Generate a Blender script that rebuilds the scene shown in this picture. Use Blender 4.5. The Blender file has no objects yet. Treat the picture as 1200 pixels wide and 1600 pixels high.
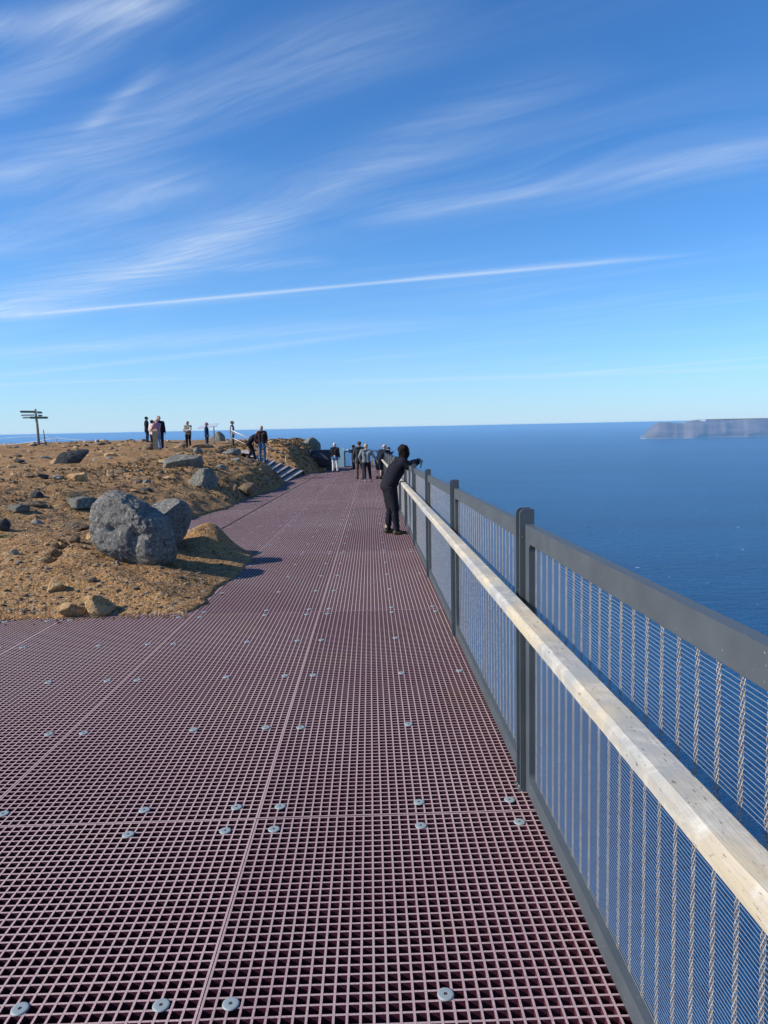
import bpy, math, random
import numpy as np
from mathutils import Vector, Matrix
R = math.radians
SC = bpy.context.scene
COL = SC.collection

# ------------------------------------------------------------------ camera
F, PITCH, ROLL, YAW, SLOPE, EYE = 1111.0, -0.1187, -0.0205, 0.0183, -0.0255, 1.6
fwd = np.array([math.sin(YAW)*math.cos(PITCH), math.cos(YAW)*math.cos(PITCH), math.sin(PITCH)])
r0 = np.array([math.cos(YAW), -math.sin(YAW), 0.0]); u0 = np.cross(r0, fwd)
rgt = r0*math.cos(ROLL)+u0*math.sin(ROLL); upv = -r0*math.sin(ROLL)+u0*math.cos(ROLL)
cam = bpy.data.cameras.new('camera'); co = bpy.data.objects.new('camera', cam); COL.objects.link(co)
m = Matrix.Identity(4)
for i in range(3):
    m[i][0] = rgt[i]; m[i][1] = upv[i]; m[i][2] = -fwd[i]
m[2][3] = EYE
co.matrix_world = m
cam.sensor_fit = 'VERTICAL'; cam.sensor_height = 36; cam.lens = F/1600*36
cam.clip_start = 0.05; cam.clip_end = 2e6
SC.camera = co
SC.render.resolution_x = 768; SC.render.resolution_y = 1024

def ray(px, py):
    d = fwd + rgt*(px-600)/F - upv*(py-800)/F
    return d
def at(px, py, Y):                 # world point on the pixel ray at distance Y along +Y
    d = ray(px, py); d = d/d[1]
    return np.array([d[0]*Y, Y, EYE+d[2]*Y])
def dz(y): return SLOPE*y          # deck height

# ------------------------------------------------------------------ light
SUN_EL, SUN_AZ = 34.0, 258.0       # azimuth clockwise from +Y
sd = Vector((math.sin(R(SUN_AZ))*math.cos(R(SUN_EL)), math.cos(R(SUN_AZ))*math.cos(R(SUN_EL)), math.sin(R(SUN_EL))))
sl = bpy.data.lights.new('sun', 'SUN'); sl.energy = 4.8; sl.angle = R(0.53); sl.color = (1.0, 0.94, 0.85)
so = bpy.data.objects.new('sun', sl); COL.objects.link(so)
so.rotation_euler = sd.to_track_quat('Z', 'Y').to_euler(); so.location = (0, 0, 30)
SC.view_settings.view_transform = 'Standard'; SC.view_settings.look = 'None'
SC.view_settings.exposure = 0.3; SC.view_settings.gamma = 1.0
SC.cycles.use_denoising = True
SC.cycles.max_bounces = 6; SC.cycles.transparent_max_bounces = 8; SC.cycles.volume_bounces = 0
SC.cycles.use_adaptive_sampling = True; SC.cycles.adaptive_threshold = 0.015

W = bpy.data.worlds.new('World'); SC.world = W; W.use_nodes = True
class NT:
    def __init__(s, nt): s.nt = nt; s.N = nt.nodes; s.L = nt.links
    def n(s, typ, **kw):
        nd = s.N.new(typ)
        for k, v in kw.items(): setattr(nd, k, v)
        return nd
    def put(s, sock, v):
        if isinstance(v, bpy.types.NodeSocket): s.L.new(v, sock)
        else: sock.default_value = v
    def m(s, op, a, b=0.0, c=None, clamp=False):
        nd = s.n('ShaderNodeMath', operation=op, use_clamp=clamp)
        s.put(nd.inputs[0], a); s.put(nd.inputs[1], b)
        if c is not None: s.put(nd.inputs[2], c)
        return nd.outputs[0]
    def mix(s, f, a, b, mode='MIX'):
        nd = s.n('ShaderNodeMix', data_type='RGBA', blend_type=mode)
        s.put(nd.inputs[0], f); s.put(nd.inputs[6], a if not isinstance(a, tuple) else (*a[:3], 1)); s.put(nd.inputs[7], b if not isinstance(b, tuple) else (*b[:3], 1))
        return nd.outputs[2]
    def ramp(s, f, stops):
        nd = s.n('ShaderNodeMapRange'); s.put(nd.inputs[0], f)
        nd.inputs[1].default_value, nd.inputs[2].default_value, nd.inputs[3].default_value, nd.inputs[4].default_value = stops
        return nd.outputs[0]
    def noise(s, vec, scale, detail=4, rough=0.55, dist=0.0, col=False):
        nd = s.n('ShaderNodeTexNoise'); s.put(nd.inputs['Vector'], vec)
        nd.inputs['Scale'].default_value = scale; nd.inputs['Detail'].default_value = detail
        nd.inputs['Roughness'].default_value = rough; nd.inputs['Distortion'].default_value = dist
        return nd.outputs[1 if col else 0]
    def comb(s, x, y, z=0.0):
        nd = s.n('ShaderNodeCombineXYZ'); s.put(nd.inputs[0], x); s.put(nd.inputs[1], y); s.put(nd.inputs[2], z); return nd.outputs[0]

w = NT(W.node_tree); bg = w.N['Background']
sky = w.n('ShaderNodeTexSky', sky_type='NISHITA'); sky.sun_disc = False
sky.sun_elevation = R(SUN_EL); sky.sun_rotation = R(SUN_AZ)
sky.altitude = 600; sky.air_density = 1.0; sky.dust_density = 0.15; sky.ozone_density = 1.0
tc = w.n('ShaderNodeTexCoord'); sep = w.n('ShaderNodeSeparateXYZ'); w.L.new(tc.outputs['Generated'], sep.inputs[0])
zz = w.m('MAXIMUM', sep.outputs[2], 0.008)
U = w.m('DIVIDE', sep.outputs[0], zz); V = w.m('DIVIDE', sep.outputs[1], zz)
def uv(px, py):
    d = ray(px, py); return np.array([d[0]/d[2], d[1]/d[2]])
# cirrus: thin streaks drifting along one direction, drawn on a high flat layer
a = R(-58); ta = (math.sin(a), math.cos(a)); na = (ta[1], -ta[0])
along = w.m('ADD', w.m('MULTIPLY', U, ta[0]), w.m('MULTIPLY', V, ta[1]))
cross = w.m('ADD', w.m('MULTIPLY', U, na[0]), w.m('MULTIPLY', V, na[1]))
warp = w.noise(w.comb(w.m('MULTIPLY', along, .35), w.m('MULTIPLY', cross, .5)), 1.0, 2)
cw = w.m('ADD', cross, w.m('MULTIPLY', warp, 1.3))
fib = w.noise(w.comb(w.m('MULTIPLY', along, .6), w.m('MULTIPLY', cw, 4.0), 3.3), 1.0, 8, .62, .3)
big = w.noise(w.comb(w.m('MULTIPLY', along, .28), w.m('MULTIPLY', cw, .9), 7.1), 1.0, 3, .5)
ci = w.m('MULTIPLY', w.ramp(fib, (.38, .85, 0, 1)), w.ramp(big, (.42, .72, 0, 1)))
total = w.m('MULTIPLY', ci, .20)
fine = w.noise(w.comb(w.m('MULTIPLY', along, 1.1), w.m('MULTIPLY', cw, 9.0), 1.7), 1.0, 6, .6, .4)
finest = w.noise(w.comb(w.m('MULTIPLY', along, 2.6), w.m('MULTIPLY', cw, 26.0), 4.7), 1.0, 6, .65, .5)
finer = w.m('MULTIPLY', w.ramp(fine, (.30, .70, .25, 1)), w.ramp(finest, (.30, .65, .7, 1.15)))
def band(p0, p1, width, strength, bend=0.0, tex=1.0):
    global total
    q0, q1 = uv(*p0), uv(*p1); t = q1-q0; L = np.hypot(*t); t = t/L; n_ = np.array([-t[1], t[0]])
    du = w.m('SUBTRACT', U, float(q0[0])); dv = w.m('SUBTRACT', V, float(q0[1]))
    s = w.m('DIVIDE', w.m('ADD', w.m('MULTIPLY', du, float(t[0])), w.m('MULTIPLY', dv, float(t[1]))), float(L))
    c = w.m('ADD', w.m('MULTIPLY', du, float(n_[0])), w.m('MULTIPLY', dv, float(n_[1])))
    if bend: c = w.m('ADD', c, w.m('MULTIPLY', w.m('MULTIPLY', s, w.m('SUBTRACT', 1.0, s)), bend))
    c = w.m('ADD', c, w.m('MULTIPLY', w.m('SUBTRACT', warp, .5), width*1.2))
    g = w.m('EXPONENT', w.m('MULTIPLY', w.m('POWER', w.m('ABSOLUTE', w.m('DIVIDE', c, width)), 2.0), -1.0))
    e = w.m('MULTIPLY', w.ramp(s, (-.08, .15, 0, 1)), w.ramp(s, (.82, 1.06, 1, 0)))
    v = w.m('MULTIPLY', w.m('MULTIPLY', g, e), strength*(.62 if width > .05 else 1.0))
    if tex: v = w.m('MULTIPLY', v, finer)
    total = w.m('ADD', total, v)
band((20, 494), (1040, 401), .055, .62, tex=0)
band((600, 438), (1040, 399), .10, .30)
band((-60, 500), (520, 452), .16, .30)
band((0, 588), (620, 517), .22, .40)
band((-80, 604), (300, 590), .3, .40)
band((880, 585), (1300, 550), .25, .38)
band((-40, 500), (420, 350), .34, .75)
band((-60, 400), (330, 250), .2, .4)
band((-100, 560), (700, 500), .5, .35)
band((500, 600), (1300, 570), .8, .4)
band((200, 430), (900, 120), .16, .40)
band((560, 345), (1300, 215), .16, .45)
band((-60, 300), (700, 20), .16, .50)
band((-60, 180), (300, -40), .09, .50)
band((-60, 60), (270, -10), .06, .60)
band((130, 210), (260, 90), .03, .25)
band((340, 420), (520, 405), .12, .22)
band((150, 330), (330, 285), .06, .22)
total = w.m('MINIMUM', total, .85)
blue = w.mix(1.0, sky.outputs[0], (.40, .94, 1.52), 'MULTIPLY')
lowh = w.m('EXPONENT', w.m('MULTIPLY', w.m('MAXIMUM', sep.outputs[2], 0.0), -11.0))
blue = w.mix(w.m('MULTIPLY', lowh, .9), blue, (4.9, 6.4, 7.8))
skyc = w.mix(total, blue, (6.6, 7.5, 8.6))
w.L.new(skyc, bg.inputs[0]); bg.inputs[1].default_value = 0.095

# ------------------------------------------------------------------ helpers
def newmat(name, base, rough=0.8, metal=0.0, spec=None):
    mt = bpy.data.materials.new(name); mt.use_nodes = True; t = NT(mt.node_tree); b = t.N['Principled BSDF']
    b.inputs['Roughness'].default_value = rough; b.inputs['Metallic'].default_value = metal
    if base is not None: b.inputs['Base Color'].default_value = (*base, 1)
    if spec is not None: b.inputs['Specular IOR Level'].default_value = spec
    return mt, t, b
def bump(t, b, h, strength=.5, dist=.01):
    n = t.n('ShaderNodeBump'); n.inputs['Strength'].default_value = strength; n.inputs['Distance'].default_value = dist
    t.put(n.inputs['Height'], h); t.L.new(n.outputs[0], b.inputs['Normal'])
def objc(t): return t.n('ShaderNodeTexCoord').outputs['Object']
def geop(t): return t.n('ShaderNodeNewGeometry').outputs['Position']

class MB:
    def __init__(s): s.v = []; s.f = []; s.mi = []; s.sm = []
    def add(s, vs, fs, mi=0, smooth=False):
        k = len(s.v); s.v += [tuple(map(float, p)) for p in vs]
        s.f += [tuple(i+k for i in f) for f in fs]; s.mi += [mi]*len(fs); s.sm += [smooth]*len(fs); return s
    def box(s, a, b, mi=0, top=None):
        x0, y0, z0 = a; x1, y1, z1 = b
        v = [(x0,y0,z0),(x1,y0,z0),(x1,y1,z0),(x0,y1,z0),(x0,y0,z1),(x1,y0,z1),(x1,y1,z1),(x0,y1,z1)]
        f = [(0,3,2,1),(0,1,5,4),(1,2,6,5),(2,3,7,6),(3,0,4,7)]
        s.add(v, f, mi); s.f.append(tuple(len(s.v)-8+i for i in (4,5,6,7))); s.mi.append(mi if top is None else top); s.sm.append(False)
        return s
    def beam(s, p0, p1, wdt, hgt, mi=0, up=(0,0,1)):
        p0 = Vector(p0); p1 = Vector(p1); d = (p1-p0).normalized(); sx = d.cross(Vector(up)).normalized(); uz = sx.cross(d)
        v = []
        for p in (p0, p1):
            for a_, b_ in ((-1,-1),(1,-1),(1,1),(-1,1)): v.append(p+sx*a_*wdt/2+uz*b_*hgt/2)
        return s.add(v, [(0,1,2,3),(7,6,5,4),(0,4,5,1),(1,5,6,2),(2,6,7,3),(3,7,4,0)], mi)
    def tube(s, pts, r, n=8, mi=0, caps=True):
        pts = [Vector(p) for p in pts]; rs = r if isinstance(r, (list, tuple)) else [r]*len(pts)
        v = []; ref = None
        for i, p in enumerate(pts):
            d = (pts[min(i+1, len(pts)-1)]-pts[max(i-1, 0)]).normalized()
            if ref is None: ref = Vector((0,0,1)) if abs(d.z) < .9 else Vector((1,0,0))
            sx = d.cross(ref).normalized(); uy = sx.cross(d)
            for k in range(n):
                a_ = 2*math.pi*k/n; v.append(p+(sx*math.cos(a_)+uy*math.sin(a_))*rs[i])
        f = [(i*n+k, i*n+(k+1) % n, (i+1)*n+(k+1) % n, (i+1)*n+k) for i in range(len(pts)-1) for k in range(n)]
        if caps: f += [tuple(range(n))[::-1], tuple((len(pts)-1)*n+k for k in range(n))]
        return s.add(v, f, mi, True)
    def cap(s, p0, ra, p1, rb, n=12, mi=0, flat=(1, 1)):      # tapered capsule
        p0 = Vector(p0); p1 = Vector(p1); d = p1-p0; L = d.length
        d = d/L if L > 1e-6 else Vector((0,0,1))
        ref = Vector((1,0,0)) if abs(d.x) < .9 else Vector((0,1,0))
        uy = d.cross(ref).normalized(); sx = uy.cross(d)
        prof = [(-math.cos(t)*ra, math.sin(t)*ra) for t in np.linspace(.25, math.pi/2, 4)]+[(L-math.cos(t)*rb, math.sin(t)*rb) for t in np.linspace(math.pi/2, math.pi-.25, 4)]
        v = []
        for a_, rr in prof:
            for k in range(n):
                t = 2*math.pi*k/n; v.append(p0+d*a_+(sx*math.cos(t)*flat[0]+uy*math.sin(t)*flat[1])*rr)
        m_ = len(prof)
        f = [(i*n+k, i*n+(k+1) % n, (i+1)*n+(k+1) % n, (i+1)*n+k) for i in range(m_-1) for k in range(n)]
        f += [tuple(range(n))[::-1], tuple((m_-1)*n+k for k in range(n))]
        return s.add(v, f, mi, True)
    def ball(s, c, r, n=16, mi=0):
        c = Vector(c); r = r if isinstance(r, (tuple, list)) else (r, r, r); v = []; m_ = n//2+1
        for i in range(m_):
            t = math.pi*(i+.15)/(m_-1+.3)
            for k in range(n):
                a_ = 2*math.pi*k/n; v.append(c+Vector((r[0]*math.sin(t)*math.cos(a_), r[1]*math.sin(t)*math.sin(a_), r[2]*math.cos(t))))
        f = [(i*n+k, (i+1)*n+k, (i+1)*n+(k+1) % n, i*n+(k+1) % n) for i in range(m_-1) for k in range(n)]
        f += [tuple(range(n)), tuple((m_-1)*n+k for k in range(n))[::-1]]
        return s.add(v, f, mi, True)
    def mesh(s, name, mats):
        me = bpy.data.meshes.new(name); me.from_pydata(s.v, [], s.f)
        for mt in (mats if isinstance(mats, (list, tuple)) else [mats]): me.materials.append(mt)
        me.polygons.foreach_set('material_index', s.mi); me.polygons.foreach_set('use_smooth', s.sm); me.update()
        return me
    def build(s, name, mats, parent=None, loc=(0,0,0), rot=(0,0,0)):
        return link(name, s.mesh(name, mats), parent, loc, rot)
def link(name, data, parent=None, loc=(0,0,0), rot=(0,0,0)):
    o = bpy.data.objects.new(name, data); COL.objects.link(o); o.parent = parent; o.location = loc; o.rotation_euler = rot
    return o
def tag(o, label=None, cat=None, group=None, kind=None):
    if label: o['label'] = label
    if cat: o['category'] = cat
    if group: o['group'] = group
    if kind: o['kind'] = kind
    return o
def dup(o, parent=None):
    c = o.copy(); COL.objects.link(c); c.parent = parent
    for ch in [x for x in o.children]: dup(ch, c)
    return c
def fastmesh(name, v, quads, mats, smooth=True):
    me = bpy.data.meshes.new(name); nq = len(quads); me.vertices.add(len(v)); me.vertices.foreach_set('co', np.asarray(v, dtype=np.float32).ravel())
    k = quads.shape[1]; me.loops.add(nq*k); me.loops.foreach_set('vertex_index', quads.astype(np.int32).ravel())
    me.polygons.add(nq); me.polygons.foreach_set('loop_start', np.arange(nq, dtype=np.int32)*k)
    me.polygons.foreach_set('use_smooth', np.full(nq, smooth)); me.update(); me.validate()
    for mt in mats: me.materials.append(mt)
    return me

# numpy noise
def hash3(ix, iy, iz, seed):
    h_ = (ix*374761393 + iy*668265263 + iz*2147483647 + seed*1274126177) & 0xffffffff
    h_ = ((h_ ^ (h_ >> 13))*1274126177) & 0xffffffff
    h_ = ((h_ ^ (h_ >> 16))*2246822519) & 0xffffffff
    return ((h_ ^ (h_ >> 15)) & 0xffffff)/float(0xffffff)
def vnoise(x, y, z, seed=0):
    ix, iy, iz = (np.floor(q).astype(np.int64) for q in (x, y, z)); fx, fy, fz = x-ix, y-iy, z-iz
    fx, fy, fz = (q*q*q*(q*(q*6-15)+10) for q in (fx, fy, fz)); o = 0
    for a_ in (0, 1):
        for b_ in (0, 1):
            for c_ in (0, 1):
                o = o+hash3(ix+a_, iy+b_, iz+c_, seed)*(fx if a_ else 1-fx)*(fy if b_ else 1-fy)*(fz if c_ else 1-fz)
    return o*2-1
def fbm(x, y, z, octs=4, seed=0, gain=.5, ridge=False):
    o = 0; a_ = 1; s_ = 0
    for k in range(octs):
        n_ = vnoise(x*2**k+k*17.3, y*2**k-k*9.1, z*2**k+k*5.7, seed+k)
        if ridge: n_ = 1-2*np.abs(n_)
        o = o+n_*a_; s_ += a_; a_ *= gain
    return o/s_

# ------------------------------------------------------------------ materials
def soil_material():
    mt, t, b = newmat('soil', None, .95, spec=.15); P = geop(t)
    n1 = t.noise(P, .55, 5, .6); n2 = t.noise(P, 5.0, 6, .65); n3 = t.noise(P, 38.0, 5, .7)
    c = t.mix(t.ramp(n1, (.35, .65, 0, 1)), (.265, .135, .052), (.42, .235, .094))
    c = t.mix(t.ramp(n2, (.45, .72, 0, .7)), c, (.105, .062, .034))
    c = t.mix(t.ramp(t.noise(P, 2.1, 5, .6), (.52, .72, 0, .6)), c, (.33, .19, .085))
    vo = t.n('ShaderNodeTexVoronoi'); t.put(vo.inputs['Vector'], P); vo.inputs['Scale'].default_value = 42
    vc = t.n('ShaderNodeSeparateXYZ'); t.L.new(vo.outputs['Color'], vc.inputs[0])
    c = t.mix(t.ramp(vc.outputs[0], (.72, .86, 0, .75)), c, (.36, .25, .14))
    c = t.mix(t.ramp(vc.outputs[1], (.78, .9, 0, .8)), c, (.05, .032, .022))
    v2 = t.n('ShaderNodeTexVoronoi'); t.put(v2.inputs['Vector'], P); v2.inputs['Scale'].default_value = 15
    v2c = t.n('ShaderNodeSeparateXYZ'); t.L.new(v2.outputs['Color'], v2c.inputs[0])
    c = t.mix(t.m('MULTIPLY', t.ramp(v2c.outputs[0], (.80, .88, 0, 1)), t.ramp(v2.outputs['Distance'], (.25, .5, .8, 0))), c, (.38, .30, .21))
    t.L.new(c, b.inputs['Base Color'])
    hgt = t.m('ADD', t.m('MULTIPLY', n2, 1.2), t.m('ADD', t.m('MULTIPLY', n3, .35), t.m('MULTIPLY', vo.outputs['Distance'], -.28)))
    hgt = t.m('ADD', hgt, t.m('MULTIPLY', v2.outputs['Distance'], -.4))
    bump(t, b, hgt, 1.0, .04)
    return mt
def rock_material(name, c1, c2, spot, rough=.9, scale=1.0, bstr=.9):
    mt, t, b = newmat(name, None, rough, spec=.25); P = objc(t)
    n1 = t.noise(P, 3.0*scale, 6, .65); n2 = t.noise(P, 26.0*scale, 6, .75); n3 = t.noise(P, 80*scale, 4, .7)
    c = t.mix(t.ramp(n1, (.35, .65, 0, 1)), c1, c2)
    c = t.mix(t.ramp(n2, (.50, .60, 0, .95)), c, spot); c = t.mix(t.ramp(t.noise(P, 15.0*scale, 5, .75, .6), (.50, .60, 0, .7)), c, tuple(x*.4 for x in c1))
    c = t.mix(t.ramp(n3, (.55, .70, 0, .6)), c, tuple(x*.35 for x in c1))
    t.L.new(c, b.inputs['Base Color'])
    bump(t, b, t.m('ADD', t.m('MULTIPLY', n1, .8), t.m('ADD', n2, t.m('MULTIPLY', n3, .45))), bstr, .06)
    return mt
M = {}
M['soil'] = soil_material()
M['basalt'] = rock_material('basalt', (.205, .19, .165), (.32, .30, .265), (.50, .475, .43), bstr=1.0)
M['lichen'] = rock_material('lichen_rock', (.16, .15, .125), (.26, .245, .20), (.36, .34, .28))
M['tan'] = rock_material('tan_rock', (.56, .31, .12), (.70, .45, .21), (.72, .56, .36))
M['dark'] = rock_material('dark_rock', (.055, .052, .055), (.09, .085, .085), (.16, .15, .14))
M['pale'] = rock_material('pale_rock', (.24, .22, .18), (.36, .33, .27), (.45, .42, .36))
M['warm'] = rock_material('brown_rock', (.20, .13, .075), (.30, .21, .13), (.38, .29, .2))

# ------------------------------------------------------------------ setting: sea, headland, ground
SEA = -600.0
def ring_disc(cx, cy, z, radii, n=96):
    v = [(cx, cy, z)]; f = []
    for r in radii: v += [(cx+r*math.cos(2*math.pi*k/n), cy+r*math.sin(2*math.pi*k/n), z) for k in range(n)]
    f += [(0, 1+k, 1+(k+1) % n) for k in range(n)]
    for i in range(len(radii)-1):
        f += [(1+i*n+k, 1+(i+1)*n+k, 1+(i+1)*n+(k+1) % n, 1+i*n+(k+1) % n) for k in range(n)]
    return v, f
mt, t, b = newmat('sea_water', None, .25, spec=.18); P = geop(t)
b.inputs['IOR'].default_value = 1.33
mpb = t.n('ShaderNodeMapping'); mpb.inputs['Scale'].default_value = (.3, 1, 1); mpb.inputs['Rotation'].default_value = (0, 0, R(18)); t.put(mpb.inputs[0], P)
n1 = t.noise(mpb.outputs[0], .0011, 6, .6, .5); n2 = t.noise(P, .012, 6, .65); n3 = t.noise(P, .05, 4, .7)
c = t.mix(t.ramp(n1, (.35, .65, 0, 1)), (.0006, .044, .132), (.0016, .068, .185))
wc = t.noise(P, .022, 3, .6); fl = t.m('MULTIPLY', t.ramp(wc, (.715, .735, 0, 1)), t.ramp(t.noise(P, .0011, 2), (.5, .6, 0, 1)))
c = t.mix(fl, c, (.5, .6, .65)); t.L.new(c, b.inputs['Base Color'])
mp = t.n('ShaderNodeMapping'); mp.inputs['Scale'].default_value = (.35, 1, 1); mp.inputs['Rotation'].default_value = (0, 0, R(25)); t.put(mp.inputs[0], P)
nw = t.noise(mp.outputs[0], .028, 5, .65)
bump(t, b, t.m('ADD', nw, t.m('MULTIPLY', n3, .4)), 1.0, 22.0)
M['sea'] = mt
v, f = ring_disc(0, 0, SEA, (300, 1000, 3000, 9000, 27000, 80000, 160000, 300000))
o = MB().add(v, f).build('sea', M['sea']); tag(o, 'blue open sea below the cliff', None, None, 'structure')

# headland across the water
mt, t, b = newmat('headland_rock', None, .95, spec=.1); P = geop(t)
sepn = t.n('ShaderNodeSeparateXYZ'); t.L.new(t.n('ShaderNodeNewGeometry').outputs['Normal'], sepn.inputs[0])
mp = t.n('ShaderNodeMapping'); mp.inputs['Scale'].default_value = (1, 1, 7); t.put(mp.inputs[0], P)
c = t.mix(t.ramp(t.noise(mp.outputs[0], .0012, 5, .6), (.4, .6, 0, 1)), (.12, .08, .08), (.21, .15, .14))
c = t.mix(t.ramp(sepn.outputs[2], (.72, .9, 0, 1)), c, (.16, .14, .09))
sepp = t.n('ShaderNodeSeparateXYZ'); t.L.new(P, sepp.inputs[0])
snow = t.m('MULTIPLY', t.ramp(t.noise(P, .0016, 4, .6), (.60, .66, 0, 1)), t.ramp(sepp.outputs[2], (-170, -90, 0, 1)))
c = t.mix(snow, c, (.8, .83, .88)); c = t.mix(t.ramp(t.m('ADD', sepp.outputs[2], t.m('MULTIPLY', t.noise(P, .004, 3), 40.0)), (-575, -550, .8, 0)), c, (.5, .5, .48)); t.L.new(c, b.inputs['Base Color'])
M['headland'] = mt
def headland(name, p_left, px_end, yb, top_fn, depth, seed, label, bankw):
    base = at(*p_left, 1.0); s_ = (SEA-EYE)/(base[2]-EYE); x0, y0 = base[0]*s_, s_
    e = ray(px_end, p_left[1]); y1 = y0*yb; x1 = e[0]/e[1]*y1
    n, k = 260, 46
    A = np.linspace(0, 1, n); B = np.linspace(0, 1, k)**1.5
    AA, BB = np.meshgrid(A, B)
    L = math.hypot(x1-x0, y1-y0); tx, ty = (x1-x0)/L, (y1-y0)/L; nx, ny = x0/math.hypot(x0, y0), y0/math.hypot(x0, y0)
    s1 = AA*L; gully = 1-np.abs(fbm(s1/900, BB*.8+3, BB*0+seed, 4, seed)); gully2 = fbm(s1/260, BB*2, BB*0, 3, seed+9)
    rim = bankw*(1+.25*fbm(s1/2200, BB*0, BB*0+2.2, 3, seed+4))
    off = BB*depth
    prof = np.clip(off/rim+(gully-.6)*.35+gully2*.08, 0, 1); prof = np.where(BB == 0, 0, prof)
    shape = prof**.72
    endf = np.clip(s1/680, 0, 1)
    tops = top_fn(s1, off)
    zz_ = SEA-20+(tops-SEA+20)*shape*endf+fbm(s1/400, off/400, off*0, 4, seed+2)*9*shape
    X = x0+tx*s1+nx*off+nx*(fbm(s1/1500, s1*0, s1*0, 3, seed+7)*300); Yv = y0+ty*s1+ny*off+ny*(fbm(s1/1500, s1*0, s1*0, 3, seed+7)*300)
    vv = np.stack([X, Yv, zz_], -1).reshape(-1, 3); idx = np.arange(n*k).reshape(k, n)
    q = np.stack([idx[:-1, :-1], idx[:-1, 1:], idx[1:, 1:], idx[1:, :-1]], -1).reshape(-1, 4)
    o = link(name, fastmesh(name, vv, q, [M['headland']], False)); tag(o, label, None, None, 'structure'); return o
def tf(s1, off): return SEA+575+np.clip((s1-1700)/700, 0, 1)*70-45*np.exp(-((s1-1500)/420)**2)+fbm(s1/900, off/900, off*0, 3, 4)*10
headland('headland', (1000, 686), 1900, 1.03, tf, 4500, 3, 'steep purple brown headland rising from the sea at the right', 620)

# ground: plateau, bank beside the deck, cliff
BND = [(-60, 6.82), (-3.6, 6.80), (-1.80, 6.83), (-1.72, 7.3), (-1.76, 8.0), (-1.68, 8.7), (-1.72, 10.3), (-1.86, 10.9), (-2.5, 11.6), (-3.6, 12.4), (-4.35, 13.6), (-4.45, 15), (-4.18, 16.2), (-4.02, 18.1), (-3.80, 19.4), (-4.0, 21), (-3.9, 23.8), (-3.60, 26.5), (-3.75, 30), (-3.95, 32.9), (-6.75, 37.4), (-8.2, 37.5), (-8.2, 41.9), (-4.0, 41.9), (-3.3, 44.9), (-2.9, 48), (-2.9, 52), (-7, 56), (-9, 70), (-60, 75), (-60, 6.8)]
CP = [(-4, 12, .42), (-8, 12, .55), (-14, 11, .55), (-20, 14, .6), (-20, 22, .66), (-10, 20, .52), (-6, 21.5, .40), (-5.2, 20, .12), (-6, 28, .42), (-5.2, 31, .18), (-6.5, 32.3, .50), (-7.6, 32.8, .55), (-9, 36, .52), (-10, 29, .50), (-11, 38, .67), (-15, 49, .93), (-20.7, 45, .88), (-32, 52, .86), (-11.5, 46, .55), (-10, 47.5, .45), (-8.6, 46, .45), (-8, 38, .44), (-8, 33, .44), (-8.5, 58, .72), (-13, 60, .80), (-22, 60, .88), (-6, 46, .78), (-5.5, 50, .85), (-5, 53, .8), (-45, 40, .8), (-45, 20, .7), (-30, 30, .75)]
def plateau(x, y):
    sw = 0; sz = 0
    for cx, cy, cz in CP:
        w_ = 1/((x-cx)**2+(y-cy)**2*.6+.6)**1.5; sw = sw+w_; sz = sz+w_*cz
    return sz/sw
def bdist(x, y):
    d = np.full(np.shape(x), 1e9); ins = np.zeros(np.shape(x), bool); n = len(BND)
    for i in range(n):
        (ax, ay), (bx, by) = BND[i], BND[(i+1) % n]
        ex, ey = bx-ax, by-ay; t_ = np.clip(((x-ax)*ex+(y-ay)*ey)/(ex*ex+ey*ey), 0, 1)
        d = np.minimum(d, np.hypot(x-ax-t_*ex, y-ay-t_*ey))
        cnd = ((ay > y) != (by > y)) & (x < (bx-ax)*(y-ay)/((by-ay) if by != ay else 1e-9)+ax); ins ^= cnd
    return np.where(ins, d, -d)
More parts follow.
